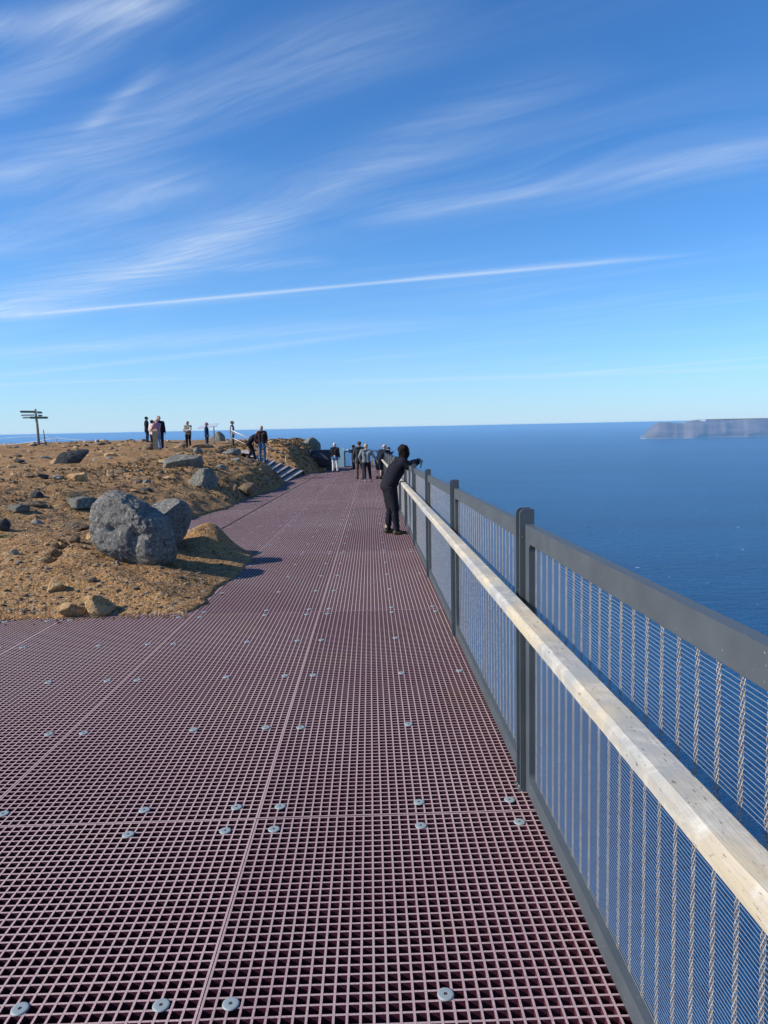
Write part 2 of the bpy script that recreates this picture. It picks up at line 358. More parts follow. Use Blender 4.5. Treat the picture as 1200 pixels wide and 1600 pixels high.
def ground(x, y, detail=True):
    x = np.asarray(x, float); y = np.asarray(y, float)
    wob = fbm(x*1.6, y*1.6, x*0+1.1, 4, 11)*.16*np.clip((y-12.5)/3, 0, 1)+fbm(x*4, y*4, x*0, 3, 12)*.05
    s_ = bdist(x, y)+wob-.02
    near = np.clip((14-y)/2.5, 0, 1)
    W_ = 5.6*near+2.3*(1-near)
    t_ = np.clip(s_/W_, 0, 1); S = 1-(1-t_)**2.1
    dk = SLOPE*np.clip(y, 0, 60)+.012
    base = dk+(plateau(x, y)-dk)*S
    for cx, cy, sx, sy, h_ in ((-2.44, 10.8, .46, .65, .37), (-2.45, 8.9, .75, .4, -.05), (-2.15, 8.35, .35, .35, .05), (-3.93, 9.05, .05, .12, -.16), (-3.86, 8.75, .045, .12, -.16), (-3.80, 8.45, .05, .14, -.15), (-3.50, 8.9, .12, .05, -.08), (-4.4, 7.15, .22, .07, -.07), (-5.4, 9.6, .5, .5, .05), (-4.6, 16.6, .5, .5, .12), (-4.4, 22, .4, 1.0, .15), (-4.4, 27, .4, 1.6, .2), (-4.7, 31, .6, 1.5, .25)):
        base = base+h_*np.exp(-((x-cx)/sx)**2-((y-cy)/sy)**2)*np.clip(s_*2.2, 0, 1)
    if detail:
        a_ = np.clip(s_*1.5, 0, 1)
        base = base+a_*(fbm(x*.9, y*.9, x*0, 3, 1)*.07*np.clip((y-8)/4, .25, 1)+fbm(x*3.1, y*3.1, x*0+5, 4, 2)*(.045+.02*np.clip((y-10)/6, 0, 1))+np.maximum(fbm(x*2.2, y*2.2, x*0+8, 4, 3, ridge=True), .15)*.05*np.clip((y-9)/3, .15, 1)+fbm(x*11, y*11, x*0+2, 4, 5)*(.014+.012*np.clip((y-10)/6, 0, 1)))
    under = SLOPE*np.clip(y, 0, 60)-.55
    lip = np.clip(-s_/.12, 0, 1)
    return np.where(s_ > 0, base, base*(1-lip)+under*lip)
def gz(x, y): return float(ground(np.array([x]), np.array([y]))[0])
xs = [0.35]
while xs[-1] > -60:
    x = xs[-1]; xs.append(x-(.045 if x > -9 else .045+(-9-x)*.02) if x < -1.5 else x-.1)
ys = [-6.0]
while ys[-1] < 75:
    y = ys[-1]; ys.append(y+(.25 if y < 6.4 else .042*max(1, (y/9))**1.15))
xs, ys = np.array(xs[::-1]), np.array(ys); X, Y = np.meshgrid(xs, ys); Z = ground(X, Y)
Z = np.where(Y < 6.4, np.minimum(Z, SLOPE*Y-.5), Z)
Z = Z-np.clip((Y-62)/10, 0, 1)**2*14
Z = Z-np.clip((X-0.0)/.3, 0, 1)*1.0
nx_, ny_ = len(xs), len(ys); vv = np.stack([X, Y, Z], -1).reshape(-1, 3); idx = np.arange(nx_*ny_).reshape(ny_, nx_)
q = np.stack([idx[:-1, :-1], idx[:-1, 1:], idx[1:, 1:], idx[1:, :-1]], -1).reshape(-1, 4)
o = link('ground', fastmesh('ground', vv, q, [M['soil']])); tag(o, 'brown stony soil of the plateau and bank', None, None, 'structure')
# mountain flank dropping from the plateau edge to the water
prof = [(0, 0), (.6, -9), (10, -60), (55, -220), (110, -420), (170, -602)]
ring = [(x, -6.0) for x in (-60, -30, -10, 0.34)]+[(0.34, y) for y in (10, 30, 50, 60, 74)]+[(x, 74.5) for x in (-8, -20, -40, -60)]
v = []; cxr = (-25, 34)
for i, (x, y) in enumerate(ring):
    dx, dy = x-cxr[0], y-cxr[1]; L = math.hypot(dx, dy)
    nrm = (1, 0) if abs(x-.34) < .01 and 0 < i < 9 and y > -5 else (dx/L, dy/L)
    for j, (r_, h_) in enumerate(prof):
        jit = (hash3(np.int64(i), np.int64(j), np.int64(0), 5)-.5)*.3*r_
        z0 = -1.6 if x > .3 else (-14 if y > 70 else -.8)
        v.append((x+nrm[0]*(r_+jit), y+nrm[1]*(r_+jit), (z0 if j == 0 else h_)))
k = len(prof); f = [(i*k+j, i*k+j+1, (i+1)*k+j+1, (i+1)*k+j) for i in range(len(ring)-1) for j in range(k-1)]
o = MB().add(v, f).build('cliff', M['soil']); tag(o, 'mountain flank falling from the platform to the sea', None, None, 'structure')

# ------------------------------------------------------------------ deck of moulded grating
def grate_mats():
    mt, t, b = newmat('grating_top', None, .75, spec=.3); P = geop(t)
    n = t.noise(P, 420, 3, .8); n2 = t.noise(P, 1.3, 5, .6)
    c = t.mix(t.ramp(n, (.40, .62, 0, 1)), (.26, .15, .15), (.63, .465, .46))
    c = t.mix(t.ramp(n2, (.56, .72, 0, .55)), c, (.42, .31, .20))
    oi = t.n('ShaderNodeObjectInfo'); c = t.mix(1.0, c, t.mix(oi.outputs['Random'], (.84, .82, .84), (1.08, 1.06, 1.05)), 'MULTIPLY')
    lane = t.noise(P, .45, 4, .6); c = t.mix(t.ramp(lane, (.40, .68, 0, .30)), c, (.62, .52, .48))
    t.L.new(c, b.inputs['Base Color']); bump(t, b, n, .5, .002)
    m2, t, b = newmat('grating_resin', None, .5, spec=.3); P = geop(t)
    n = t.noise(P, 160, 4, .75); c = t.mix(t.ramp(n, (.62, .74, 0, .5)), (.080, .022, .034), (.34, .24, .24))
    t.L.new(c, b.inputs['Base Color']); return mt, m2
M['gtop'], M['gside'] = grate_mats()
M['zinc'] = newmat('zinc_plated_steel', (.27, .31, .31), .6, .15)[0]
M['recess'] = newmat('bolt_recess', (.06, .06, .055), .7, .3)[0]
PW, PL = 1.232, 3.87
def panel_mesh(w_, l_, nxc, nyc):
    b_ = MB(); g = .0015
    for i in range(nxc+1):
        x = g+.0037+(w_-2*g-.0074)*i/nxc; hw = .0036 if 0 < i < nxc else .0037
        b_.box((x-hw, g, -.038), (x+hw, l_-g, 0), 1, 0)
    for j in range(nyc+1):
        y = g+.0045+(l_-2*g-.009)*j/nyc; hw = .0036
        if j == 0: y -= .0002
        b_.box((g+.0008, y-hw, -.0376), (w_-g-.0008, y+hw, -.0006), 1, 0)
    return b_.mesh('grating_panel', [M['gtop'], M['gside']])
pm = panel_mesh(PW, PL, 32, 100)
deck = tag(link('deck', None, None, (0, 0, 0), (math.atan(SLOPE), 0, 0)), 'walkway deck of dark red moulded grating panels', None, None, 'structure')
bb = MB(); n = 24; prof = [(0.0, .0022), (.0055, .0022), (.0057, .0040), (.010, .0044), (.020, .0042), (.0245, .0034), (.0252, .0008)]
v = []
for r_, z_ in prof:
    v += [(r_*math.cos(2*math.pi*k/n), r_*math.sin(2*math.pi*k/n), z_) for k in range(n)]
bb.add(v, [(i*n+k, i*n+(k+1) % n, (i+1)*n+(k+1) % n, (i+1)*n+k) for i in range(2, len(prof)-1) for k in range(n)], 0, True)
bb.add(v[:n*3], [(i*n+k, i*n+(k+1) % n, (i+1)*n+(k+1) % n, (i+1)*n+k) for i in range(2) for k in range(n)], 1, False)
boltm = bb.mesh('bolt', [M['zinc'], M['recess']])
COLX = [-0.525+.0, -1.757, -2.989, -4.221, -5.453]
rnd = random.Random(4)
for ci, x0 in enumerate(COLX):
    for j in range(0, 15):
        y0 = -0.95+PL*j-(PL if ci == 99 else 0)
        if ci == 4 and j > 1: continue
        if ci == 3 and 2 <= j <= 2: continue
        xo = x0-(.05 if ci == 3 and j > 2 else 0)
        p = link('grating_panel', pm, deck, (xo+rnd.uniform(-.0006, .0006), y0, rnd.uniform(-.0016, .0006)))
        if y0 < 30:
            for bx in (.09, .71, 1.12):
                for by in (.10, 1.0, 1.93, 2.84, 3.77):
                    if ci == 0 and bx > 1 and by in (1.0, 2.84): continue
                    bo = link('bolt', boltm, p, (bx+rnd.uniform(-.006, .006), by+rnd.uniform(-.008, .008), 0), (0, 0, rnd.uniform(0, 6)))
M['steel'] = None
def painted(name, c, rough=.5):
    mt, t, b = newmat(name, None, rough, spec=.4); P = geop(t)
    n = t.noise(P, 6, 5, .6); c_ = t.mix(t.ramp(n, (.3, .7, 0, 1)), tuple(x*.86 for x in c), tuple(x*1.12 for x in c))
    sp = t.noise(P, 95, 2, .5); c_ = t.mix(t.ramp(sp, (.73, .76, 0, .6)), c_, (.5, .5, .48))
    t.L.new(c_, b.inputs['Base Color']); t.put(b.inputs['Roughness'], t.ramp(n, (.3, .7, rough-.08, rough+.12)))
    bump(t, b, t.noise(P, 180, 3, .6), .15, .001); return mt
M['steel'] = painted('grey_painted_steel', (.072, .084, .092), .50)
# beams under the grating
for x in (-5.0, -3.7, -2.45, -1.2, .2):
    y0 = -2.9; y1 = 55 if x > -4 else 6.6
    bm_ = MB().box((x-.05, y0, -.2), (x+.05, y1, -.045)); bm_.build('support_beam', M['steel'], deck)

# ------------------------------------------------------------------ railing
mt, t, b = newmat('stainless_wire', None, .4, .25); P = geop(t)
c = t.mix(t.ramp(t.noise(P, 60, 4, .7), (.4, .65, 0, 1)), (.56, .49, .40), (.30, .22, .15)); t.L.new(c, b.inputs['Base Color']); M['wire'] = mt
mt, t, b = newmat('stainless_cable', (.26, .30, .35), .45, .4); M['cable'] = mt
mt, t, b = newmat('weathered_wood', None, .8, spec=.2); P = geop(t)
mp = t.n('ShaderNodeMapping'); mp.inputs['Scale'].default_value = (30, 1.3, 30); t.put(mp.inputs[0], P)
g1 = t.noise(mp.outputs[0], 1.0, 6, .65, .6); g2 = t.noise(mp.outputs[0], 4.5, 5, .7); st = t.noise(P, 2.2, 5, .6, .5)
c = t.mix(t.ramp(g1, (.3, .7, 0, 1)), (.41, .345, .25), (.60, .50, .345))
c = t.mix(t.ramp(st, (.42, .60, 0, .9)), c, (.33, .33, .315)); c = t.mix(t.ramp(t.noise(P, 7.5, 5, .7, .8), (.50, .68, 0, .7)), c, (.60, .56, .48))
c = t.mix(t.ramp(g2, (.60, .72, 0, .5)), c, (.16, .125, .09))
sp = t.n('ShaderNodeMapping'); sp.inputs['Scale'].default_value = (150, 34, 150); t.put(sp.inputs[0], P)
c = t.mix(t.ramp(t.noise(sp.outputs[0], 1.0, 2, .5), (.66, .71, 0, .7)), c, (.09, .06, .04)); t.L.new(c, b.inputs['Base Color'])
bump(t, b, t.m('ADD', g1, t.m('MULTIPLY', g2, .6)), .5, .004); M['wood'] = mt
PS = 2.68; PH = 1.238
def rrect(y0, y1, z0, z1, r, n=6):
    o_ = []
    for cy, cz, a0 in ((y1-r, z0+r, -90), (y1-r, z1-r, 0), (y0+r, z1-r, 90), (y0+r, z0+r, 180)):
        for k in range(n+1):
            a_ = R(a0+90*k/n); o_.append((cy+r*math.cos(a_), cz+r*math.sin(a_)))
    return o_
def frame_mesh(L):
    # flat-bar frame with rounded inner corners, 35 mm deep, local origin at the panel's base start, x = outward
    b_ = MB(); y0, y1 = .004, L-.004; I = rrect(y0+.07, y1-.07, .012+.075, PH-.078, .035); O = []
    for (y, z) in I:      # outer ring point for each inner one
        O.append((y0 if y < .16 else (y1 if y > L-.16 else y), .012 if z < .16 else (PH if z > PH-.16 else z)))
    n = len(I); x0, x1 = 0.0, .036
    vi = [(x0, *p) for p in O]+[(x0, *p) for p in I]+[(x1, *p) for p in I]+[(x1, *p) for p in O]
    f = []
    for k in range(n):
        k2 = (k+1) % n
        f += [(k, k2, n+k2, n+k), (n+k, n+k2, 2*n+k2, 2*n+k), (2*n+k, 2*n+k2, 3*n+k2, 3*n+k), (3*n+k, 3*n+k2, k2, k)]
    b_.add(vi, f)
    return b_.mesh('frame', M['steel'])
def wire_mesh(L):
    b_ = MB(); z0, z1 = .075, PH-.065; ya, yb = .062, L-.062; pit = .0112; xw = .026
    nz = int((z1-z0)/pit); zs = [z0+.004+pit*i for i in range(nz)]
    for z in zs: b_.tube([(xw, ya, z), (xw, yb, z)], .00092, 5, 1, False)
    npair = int((yb-ya)/.095)
    for i in range(npair+1):
        yc = ya+.04+i*.095
        if yc > yb-.02: break
        for s_, off in ((-1, -.0078), (1, -.0026), (-1, .0026), (1, .0078)):
            pts = []; yy_ = yc+off
            for k, z in enumerate(zs):
                sg = 1 if (k % 2 == 0) == (s_ > 0) else -1
                pts.append((xw+sg*.0021, yy_+sg*.0014, z)); pts.append((xw, yy_-sg*.0009, z+pit/2))
            b_.tube(pts, .00092, 4, 0, False)
    return b_.mesh('wire_mesh', [M['wire'], M['cable']])
FM, WMsh = frame_mesh(PS-.105), wire_mesh(PS-.105)
def post_mesh():
    b_ = MB(); H = 1.305; r = .024
    for yo in (-.047, .035):
        sil = [(-.035, -.02), (.03, -.02), (.03, H)]+[(-.035+r-r*math.sin(R(a_)), H-r+r*math.cos(R(a_))) for a_ in range(0, 91, 15)]
        n = len(sil); v = [(x, yo, z) for x, z in sil]+[(x, yo+.012, z) for x, z in sil]
        b_.add(v, [tuple(range(n)), tuple(range(2*n-1, n-1, -1))]+[(k, k+n, (k+1) % n+n, (k+1) % n) for k in range(n)])
    b_.box((-.020, -.035, -.02), (-.008, .035, 1.21))
    b_.box((-.043, -.055, -.028), (.05, .055, -.0035))
    for z_ in (.12, .62, 1.12):
        for y_, sg in ((-.047, -1), (.047, 1)):
            b_.tube([(.004, y_, z_), (.004, y_+sg*.007, z_)], .010, 6)
    for y_ in (-.02, .02): b_.tube([(-.033, y_, -.0036), (-.033, y_, .006)], .007, 6)
    return b_.mesh('post', M['steel'])
PM = post_mesh()
def railing(name, label, p0, ang, n, handrail=None, panels=None):
    root = tag(link(name, None, None, p0, (0, 0, 0)), label, 'railing')
    q = Matrix.Rotation(math.atan(SLOPE)*math.cos(ang), 4, 'X') if ang == 0 else Matrix.Identity(4)
    root.rotation_euler = (Matrix.Rotation(ang, 4, 'Z')@q).to_euler()
    for i in range(n+1):
        link('post', PM, root, (0, i*PS, 0))
        if i < n:
            fr = link('mesh_panel', FM, root, (-.012, i*PS+.0525, 0)); link('wire_mesh', WMsh, fr)
    return root
# main run: posts at 0.46 + k*2.68 along the deck edge
fence = railing('mesh_railing', 'grey steel railing with woven wire panels and wooden handrail along the sea side', (.695, .46-2*PS, dz(.46-2*PS)), 0, 22)
FY0 = .46-2*PS
def handrail_mesh(L):
    b_ = MB(); xa, xb, zt, t_, c_ = .540, .621, .946, .043, .010
    ys_ = np.arange(0, L+.001, .08); rngp = np.random.RandomState(3)
    sec = [(xa, zt-t_+.003), (xa+.003, zt-t_), (xb-.003, zt-t_), (xb, zt-t_+.003), (xb, zt-.005), (xb-.005, zt), (xa+c_+.006, zt), (xa, zt-c_)]
    v = []
    for y in ys_:
        wv = .0012*math.sin(y*1.7)+.0003*rngp.randn()
        for i, (x, z) in enumerate(sec): v.append((x+wv+(.0006*rngp.randn() if i in (6, 7) else 0), y, z+(.0006*rngp.randn() if i >= 6 else 0)))
    n = len(sec); f = [(i*n+k, i*n+(k+1) % n, (i+1)*n+(k+1) % n, (i+1)*n+k) for i in range(len(ys_)-1) for k in range(n)]
    f = [ff[::-1] for ff in f]+[tuple(range(n)), tuple((len(ys_)-1)*n+k for k in range(n))[::-1]]
    b_.add(v, f); return b_.mesh('handrail', M['wood'])
brk = MB(); brk.tube([(.04, 0, -.045), (.04, 0, -.012)], .013, 10); brk.tube([(.04, 0, -.036), (.085, 0, -.05), (.135, 0, -.05)], .010, 10); brk.box((.015, -.03, -.0035), (.07, .03, .001))
brk.tube([(.128, 0, -.05), (.133, 0, -.05)], .022, 12)
brkm = brk.mesh('bracket', M['steel'])
segs = [(-3.0, 12.86), (12.865, 24.9), (24.905, 53.8)]
for y0, y1 in segs:
    hm = handrail_mesh(y1-y0); ho = link('handrail', hm, fence, (-.695, y0-FY0, 0))
    for i in range(23):
        yy = .46+PS*(i-2)-.055
        if y0 < yy < y1: link('bracket', brkm, ho, (.542, yy-y0+.001, .902))
kb = MB().box((-.05, .0, -.16), (.035, PS*22, -.03)); kb.build('edge_beam', M['steel'], fence)

# ------------------------------------------------------------------ rocks
import bmesh
def ico(sub):
    bm_ = bmesh.new(); bmesh.ops.create_icosphere(bm_, subdivisions=sub, radius=1); v = np.array([p.co[:] for p in bm_.verts]); f = np.array([[q.index for q in p.verts] for p in bm_.faces]); bm_.free(); return v, f
ICO = {k: ico(k) for k in (1, 2, 3, 4, 5, 6)}
def rough_up(v, size, seed, amp, freq=1.0):
    nrm = v/np.linalg.norm(v, axis=1, keepdims=True); p = v/size*freq
    d = fbm(p[:, 0]*1.3, p[:, 1]*1.3, p[:, 2]*1.3, 2, seed)*amp*1.6+fbm(p[:, 0]*4, p[:, 1]*4, p[:, 2]*4, 4, seed+5, .55, True)*amp*.45+fbm(p[:, 0]*11, p[:, 1]*11, p[:, 2]*11, 4, seed+8, .7)*amp*.85
    return v+nrm*(d*size)[:, None]
def poly_rock(sx, sy, sz, seed, sub=4, amp=.09, nplanes=12, sharp=26):
    rs = np.random.RandomState(seed); v, f = ICO[sub]; n_ = rs.randn(nplanes, 3); n_ /= np.linalg.norm(n_, axis=1, keepdims=True)
    dd = rs.uniform(.52, 1.0, nplanes); dots = np.maximum(v@n_.T, 1e-3)
    r_ = 1/np.power(np.sum(np.power(dots/dd, sharp), 1)+(1/1.12)**sharp, 1/sharp)
    p = v*r_[:, None]; p = p*np.array([sx, sy, sz]); p = rough_up(p, max(sx, sy, sz), seed, amp)
    return p, f
def outline_rock(pts, dpt, ctr, Y, seed, sub=6, amp=.05, yoff=0.0, facet=None):
    C = at(*ctr, Y); P_ = np.array([at(x, y, Y)-C for x, y in pts])[:, [0, 2]]
    th = np.arctan2(P_[:, 1], P_[:, 0]); rr = np.hypot(P_[:, 0], P_[:, 1]); o_ = np.argsort(th); th, rr = th[o_], rr[o_]
    v, f = ICO[sub]; a_ = np.arctan2(v[:, 2], v[:, 0])
    Rr = np.interp(a_, np.concatenate([th-2*np.pi, th, th+2*np.pi]), np.tile(rr, 3)); rho = np.hypot(v[:, 0], v[:, 2])
    k = np.sign(v[:, 1])*np.abs(v[:, 1])**.75*dpt; s_ = rho**.62
    p = np.stack([Rr*np.cos(a_)*s_, k, Rr*np.sin(a_)*s_], -1)
    if facet:
        for nn, d_ in facet:
            nn = np.array(nn, float); nn /= np.linalg.norm(nn); e = p@nn-d_; p = p-np.where(e > 0, e*.85, 0)[:, None]*nn
    size = rr.mean(); p = rough_up(p, size, seed, amp)*.91
    return p, f, C
def rock_obj(name, p, f, mat, loc, label, cat='rock', rot=0, group=None):
    me = fastmesh(name, p, f, [mat]); me.update(); o = link(name, me, None, tuple(loc), (0, 0, rot)); tag(o, label, cat, group); return o
B1 = [(142,810),(145,795),(151,780),(163,771),(179.5,767),(193,769),(206.5,777),(220,783),(232,793.5),(244,801),(260.5,814.5),(268,829.5),(274,855),(275,880),(257,890),(227.5,888),(205,884),(175,870),(155.5,857),(146.5,840),(143,825)]
p, f, C = outline_rock(B1, .42, (208, 824), 8.75, 21, 6, .075, facet=[((-.12, -1, .22), .33)])
# two pits and a ledge on the front face
for cx, cz, rx, rz, dp in ((-.14, .03, .13, .05, .05), (.12, -.13, .05, .14, .06), (.17, -.05, .12, .05, .05)):
    p[:, 1] += np.where(p[:, 1] < 0, dp*np.exp(-((p[:, 0]-cx)/rx)**2-((p[:, 2]-cz)/rz)**2), 0)
rock_obj('boulder', p, f, M['basalt'], C, 'largest grey boulder on the soil bank, pitted upright face toward the deck', 'boulder')
B2 = [(229,787.5),(241,780),(257.5,776),(277,778.5),(289,786),(295,796.5),(296,814.5),(292,834),(282,850),(265,856),(238,850),(226,830),(224,805)]
p, f, C = outline_rock(B2, .38, (262, 815), 9.75, 33, 6, .07, facet=[((.8, -.6, -.15), .20), ((-.35, -.35, .9), .22)])
rock_obj('boulder', p, f, M['basalt'], C, 'rounded grey boulder just behind the largest one, half in its shadow', 'boulder')
def settle(px, py):        # walk the pixel ray until it meets the ground
    d = ray(px, py); d = d/d[1]; Ys = np.arange(6.5, 70, .04); z_ = EYE+d[2]*Ys; g_ = ground(d[0]*Ys, Ys, False)
    hit = np.nonzero(z_ <= g_)[0]; y = Ys[hit[0]] if len(hit) else 50.0
    return d[0]*y, y
RK = [ # px, py of base centre, width px, height px, material, label, flat depth factor
 (318, 759, 54, 32, 'lichen', 'smooth grey boulder shaped like a low pyramid on the bank behind the two big boulders'),
 (281, 731, 50, 21, 'lichen', 'grey boulder with dark shaded right end, up the slope from the pyramid boulder'),
 (109, 726, 52, 21, 'dark', 'dark slanted boulder on the plateau below the signpost'),
 (152, 962, 40, 28, 'tan', 'orange tan stone at the deck edge, right one of two'),
 (112, 964, 38, 18, 'tan', 'yellowish tan stone at the deck edge, left one of two'),
 (84, 921, 26, 20, 'tan', 'angular tan stone on the bank above the deck edge'),
 (123, 752, 27, 14, 'tan', 'yellow block stone casting a dark shadow left of the biggest boulder'),
 (85, 727, 14, 11, 'tan', 'small orange stone leaning on the dark slanted boulder'),
 (125, 795, 48, 15, 'lichen', 'flat pale grey slab lying against the left side of the biggest boulder'),
 (24, 802, 30, 11, 'lichen', 'flat grey green stone on the bank near the left of the picture'),
 (58, 820, 15, 9, 'pale', 'small whitish stone between the flat grey green stone and a dark cleft'),
 (2, 829, 25, 18, 'dark', 'dark rock at the left edge of the picture'),
 (114, 831, 34, 12, 'warm', 'elongated brown stone lying left of the biggest boulder'),
 (117, 850, 16, 10, 'warm', 'small rounded brown stone under the elongated brown one'),
 (142, 843, 12, 12, 'tan', 'small tan stone touching the left foot of the biggest boulder'),
 (22, 870, 11, 9, 'pale', 'small whitish stone low on the left bank'),
 (173, 746, 9, 13, 'tan', 'upright narrow tan stone on the plateau'),
 (190, 740, 20, 7, 'warm', 'low brown stone right of the upright narrow tan stone'),
 (174, 715, 16, 8, 'tan', 'pale tan stone on the plateau between the dark slanted boulder and the wooden bollard'),
 (225, 767, 18, 8, 'dark', 'small dark stone on the slope above the biggest boulder'),
 (54, 777, 18, 8, 'dark', 'small dark stone on the flat ground at left'),
 (48, 789, 34, 8, 'warm', 'low brown slab on the crest of the left bank'),
 (313, 701, 28, 7, 'warm', 'low tan rock at the feet of the man in the navy jacket'),
 (310, 711, 12, 9, 'lichen', 'small grey stone below the low tan rock'),
 (364, 712, 20, 11, 'lichen', 'pale grey rock at the head of the stairs'),
 (369, 722, 13, 7, 'pale', 'small white stone on the slope below the rock at the stair head'),
 (341, 690, 22, 19, 'lichen', 'squarish grey boulder under the information board'),
 (385, 774, 30, 17, 'warm', 'broad brown rock at the deck edge below the stairs'),
 (368, 769, 8, 12, 'warm', 'short upright brown stone beside the broad rock at the deck edge'),
 (486, 701, 34, 18, 'lichen', 'large lichen covered boulder on the mound near the far end of the deck'),
 (497, 727, 34, 14, 'dark', 'dark rock below the lichen covered boulder'),
 (234, 703, 22, 10, 'warm', 'broken brown rock at the foot of the wooden bollard'),
 (258, 726, 16, 5, 'pale', 'small pale stone in front of the grey boulder with the dark right end'),
 (283, 699, 16, 6, 'warm', 'flat brown stone at the feet of the person in the light vest'),
 (51, 698, 9, 4, 'dark', 'dark lump of rock at the foot of the signpost'),
 (169, 694, 8, 4, 'dark', 'small dark rock on the skyline right of the white barrier post'),
 (95, 857, 10, 7, 'tan', 'tiny tan stone in the middle of the bank'),
 (182, 881, 7, 5, 'pale', 'tiny white stone under the biggest boulder'),
 (140, 912, 16, 7, 'warm', 'half buried brown stone in the middle of the lower bank'),
 (30, 726, 12, 6, 'dark', 'small dark stone on the far left of the plateau'),
 (65, 750, 14, 7, 'dark', 'dark stone with a pale neighbour on the left plateau'),
 (88, 752, 14, 6, 'pale', 'pale stone lying just right of a dark one on the left plateau'),
 (213, 755, 14, 6, 'warm', 'low brown stone up slope from the biggest boulder'),
 (345, 733, 12, 6, 'pale', 'pale stone on the slope right of the grey boulders'),
]
for i, (px, py, wp, hp, mk, lab) in enumerate(RK):
    x, y = settle(px, py); s_ = y/F; wd, hg = wp*s_, hp*s_
    big_ = wp > 25
    if i == 0:
        k = y/F; px0 = 318; pts = [(290,757),(296,747),(303,738),(312,731),(322,729),(330,733),(336,741),(342,754),(340,764),(318,766),(298,764)]
        p, f, C = outline_rock(pts, .30*y/15, (318, 750), y, 5, 5, .07, facet=[((.8, -.5, .3), .17*y/15), ((-.5, -.7, .5), .17*y/15)]); C = np.array(C); rock_obj('boulder', p, f, M[mk], C, lab, 'boulder'); continue
    if i == 2:
        pts = [(83,727),(88,720),(97,708),(106,704),(118,703),(139,703),(137,708),(130,715),(124,722),(108,726),(95,730),(86,731)]
        p, f, C = outline_rock(pts, .5, (108, 716), y, 6, 5, .07, facet=[((.3, -.9, .3), .2)]); rock_obj('boulder', p, f, M[mk], C, lab, 'boulder'); continue
    if i == 29:
        pts = [(470,692),(476,686),(484,683),(493,684),(498,690),(502,702),(500,708),(480,706),(470,700)]
        y = 49.5; p, f, C = outline_rock(pts, .6, (487, 695), y, 7, 5, .09, facet=[((.6, -.7, .0), .35)]); rock_obj('boulder', p, f, M[mk], C, lab, 'boulder'); continue
    p, f = poly_rock(wd*.62, wd*.46+hg*.1, hg*.78, 100+i*3, 5 if big_ else 4, .055)
    cx_, cy_ = x, y+wd*.2; z_ = gz(cx_, cy_)
    rock_obj('boulder' if wp > 32 and i < 31 and i != 8 else 'stone', p, f, M[mk], (cx_, cy_, z_+hg*.30), lab, 'rock')
# loose stones nobody could count
def scatter(name, label, n, seed, region, smin, smax, mats, flat=.65, dens=None, kindcat=None):
    rs = np.random.RandomState(seed); V_, F_, MI = [], [], []; base = [poly_rock(1, 1, 1, 300+k, 1 if smax < .09 else 2, .12, 8) for k in range(10)]; off = 0
    y = region[2]+(region[3]-region[2])*rs.rand(n)**region[4]; x = region[0]*(.35+.65*y/region[3])+(region[1]-region[0]*(.35+.65*y/region[3]))*rs.rand(n)
    sd_ = bdist(x, y); ok = (sd_ > .1) & (np.hypot(x+2.4, (y-10.4)*.6) > .75)
    if dens: ok &= fbm(x*.7, y*.7, x*0, 3, seed) > dens-rs.rand(n)*.6
    x, y = x[ok], y[ok]; z = ground(x, y)
    for i in range(len(x)):
        p, f = base[rs.randint(10)]; s_ = (smin+(smax-smin)*rs.rand()**3.2)*(1+.035*max(0, y[i]-12)); a_ = rs.rand()*6.28; ca, sa = math.cos(a_), math.sin(a_)
        q_ = p*np.array([s_, s_*rs.uniform(.6, 1), s_*rs.uniform(.4, flat)]); q_ = q_@np.array([[ca, sa, 0], [-sa, ca, 0], [0, 0, 1]])+np.array([x[i], y[i], z[i]+s_*.12])
        V_.append(q_); F_.append(f+off); MI += [rs.choice(len(mats), p=[.60, .20, .13, .07])]*len(f); off += len(p)
    me = fastmesh(name, np.concatenate(V_), np.concatenate(F_), mats, False); me.polygons.foreach_set('material_index', np.array(MI, dtype=np.int32)); me.update()
    o = link(name, me); tag(o, label, None, None, 'stuff'); return o
SM = [M['warm'], M['tan'], M['pale'], M['dark']]
scatter('gravel', 'loose gravel strewn over the brown soil', 10000, 3, (-14, -1.5, 6.9, 26, 1.6), .005, .040, SM)
def crumbs():
    rs = np.random.RandomState(17); V_, F_, off, MI = [], [], 0, []; base = [poly_rock(1, 1, 1, 500+k, 1, .12, 8) for k in range(6)]
    n = 9000; x = rs.uniform(-4.6, -1.1, n); y = rs.uniform(6.3, 34, n)**1.0; sd_ = bdist(x, y); dd_ = -sd_; keep = (dd_ > -.05) & (dd_ < .05+rs.exponential(.09, n)); x, y = x[keep], y[keep]
    x2 = rs.uniform(-6, -1.8, 700); y2 = 6.8-rs.exponential(.06, 700); x = np.concatenate([x, x2]); y = np.concatenate([y, y2])
    for i in range(len(x)):
        p, f = base[rs.randint(6)]; s_ = (.003+.014*rs.rand()**3)*(1+.02*max(0, y[i]-10)); q_ = p*np.array([s_, s_*.8, s_*.6])+np.array([x[i], y[i], SLOPE*y[i]+s_*.35+.001])
        V_.append(q_); F_.append(f+off); off += len(p); MI += [rs.randint(0, 3)]*len(f)
    me = fastmesh('soil_crumbs', np.concatenate(V_), np.concatenate(F_), [M['warm'], M['soil'], M['soil']], False); me.polygons.foreach_set('material_index', np.array(MI, dtype=np.int32)); me.update()
    tag(link('soil_crumbs', me), 'crumbs of soil spilled over the edge of the deck', None, None, 'stuff')
crumbs()
scatter('rubble', 'fist sized rubble strewn over the plateau', 1700, 4, (-30, -2, 9.5, 60, 1.15), .025, .13, SM, dens=.2)

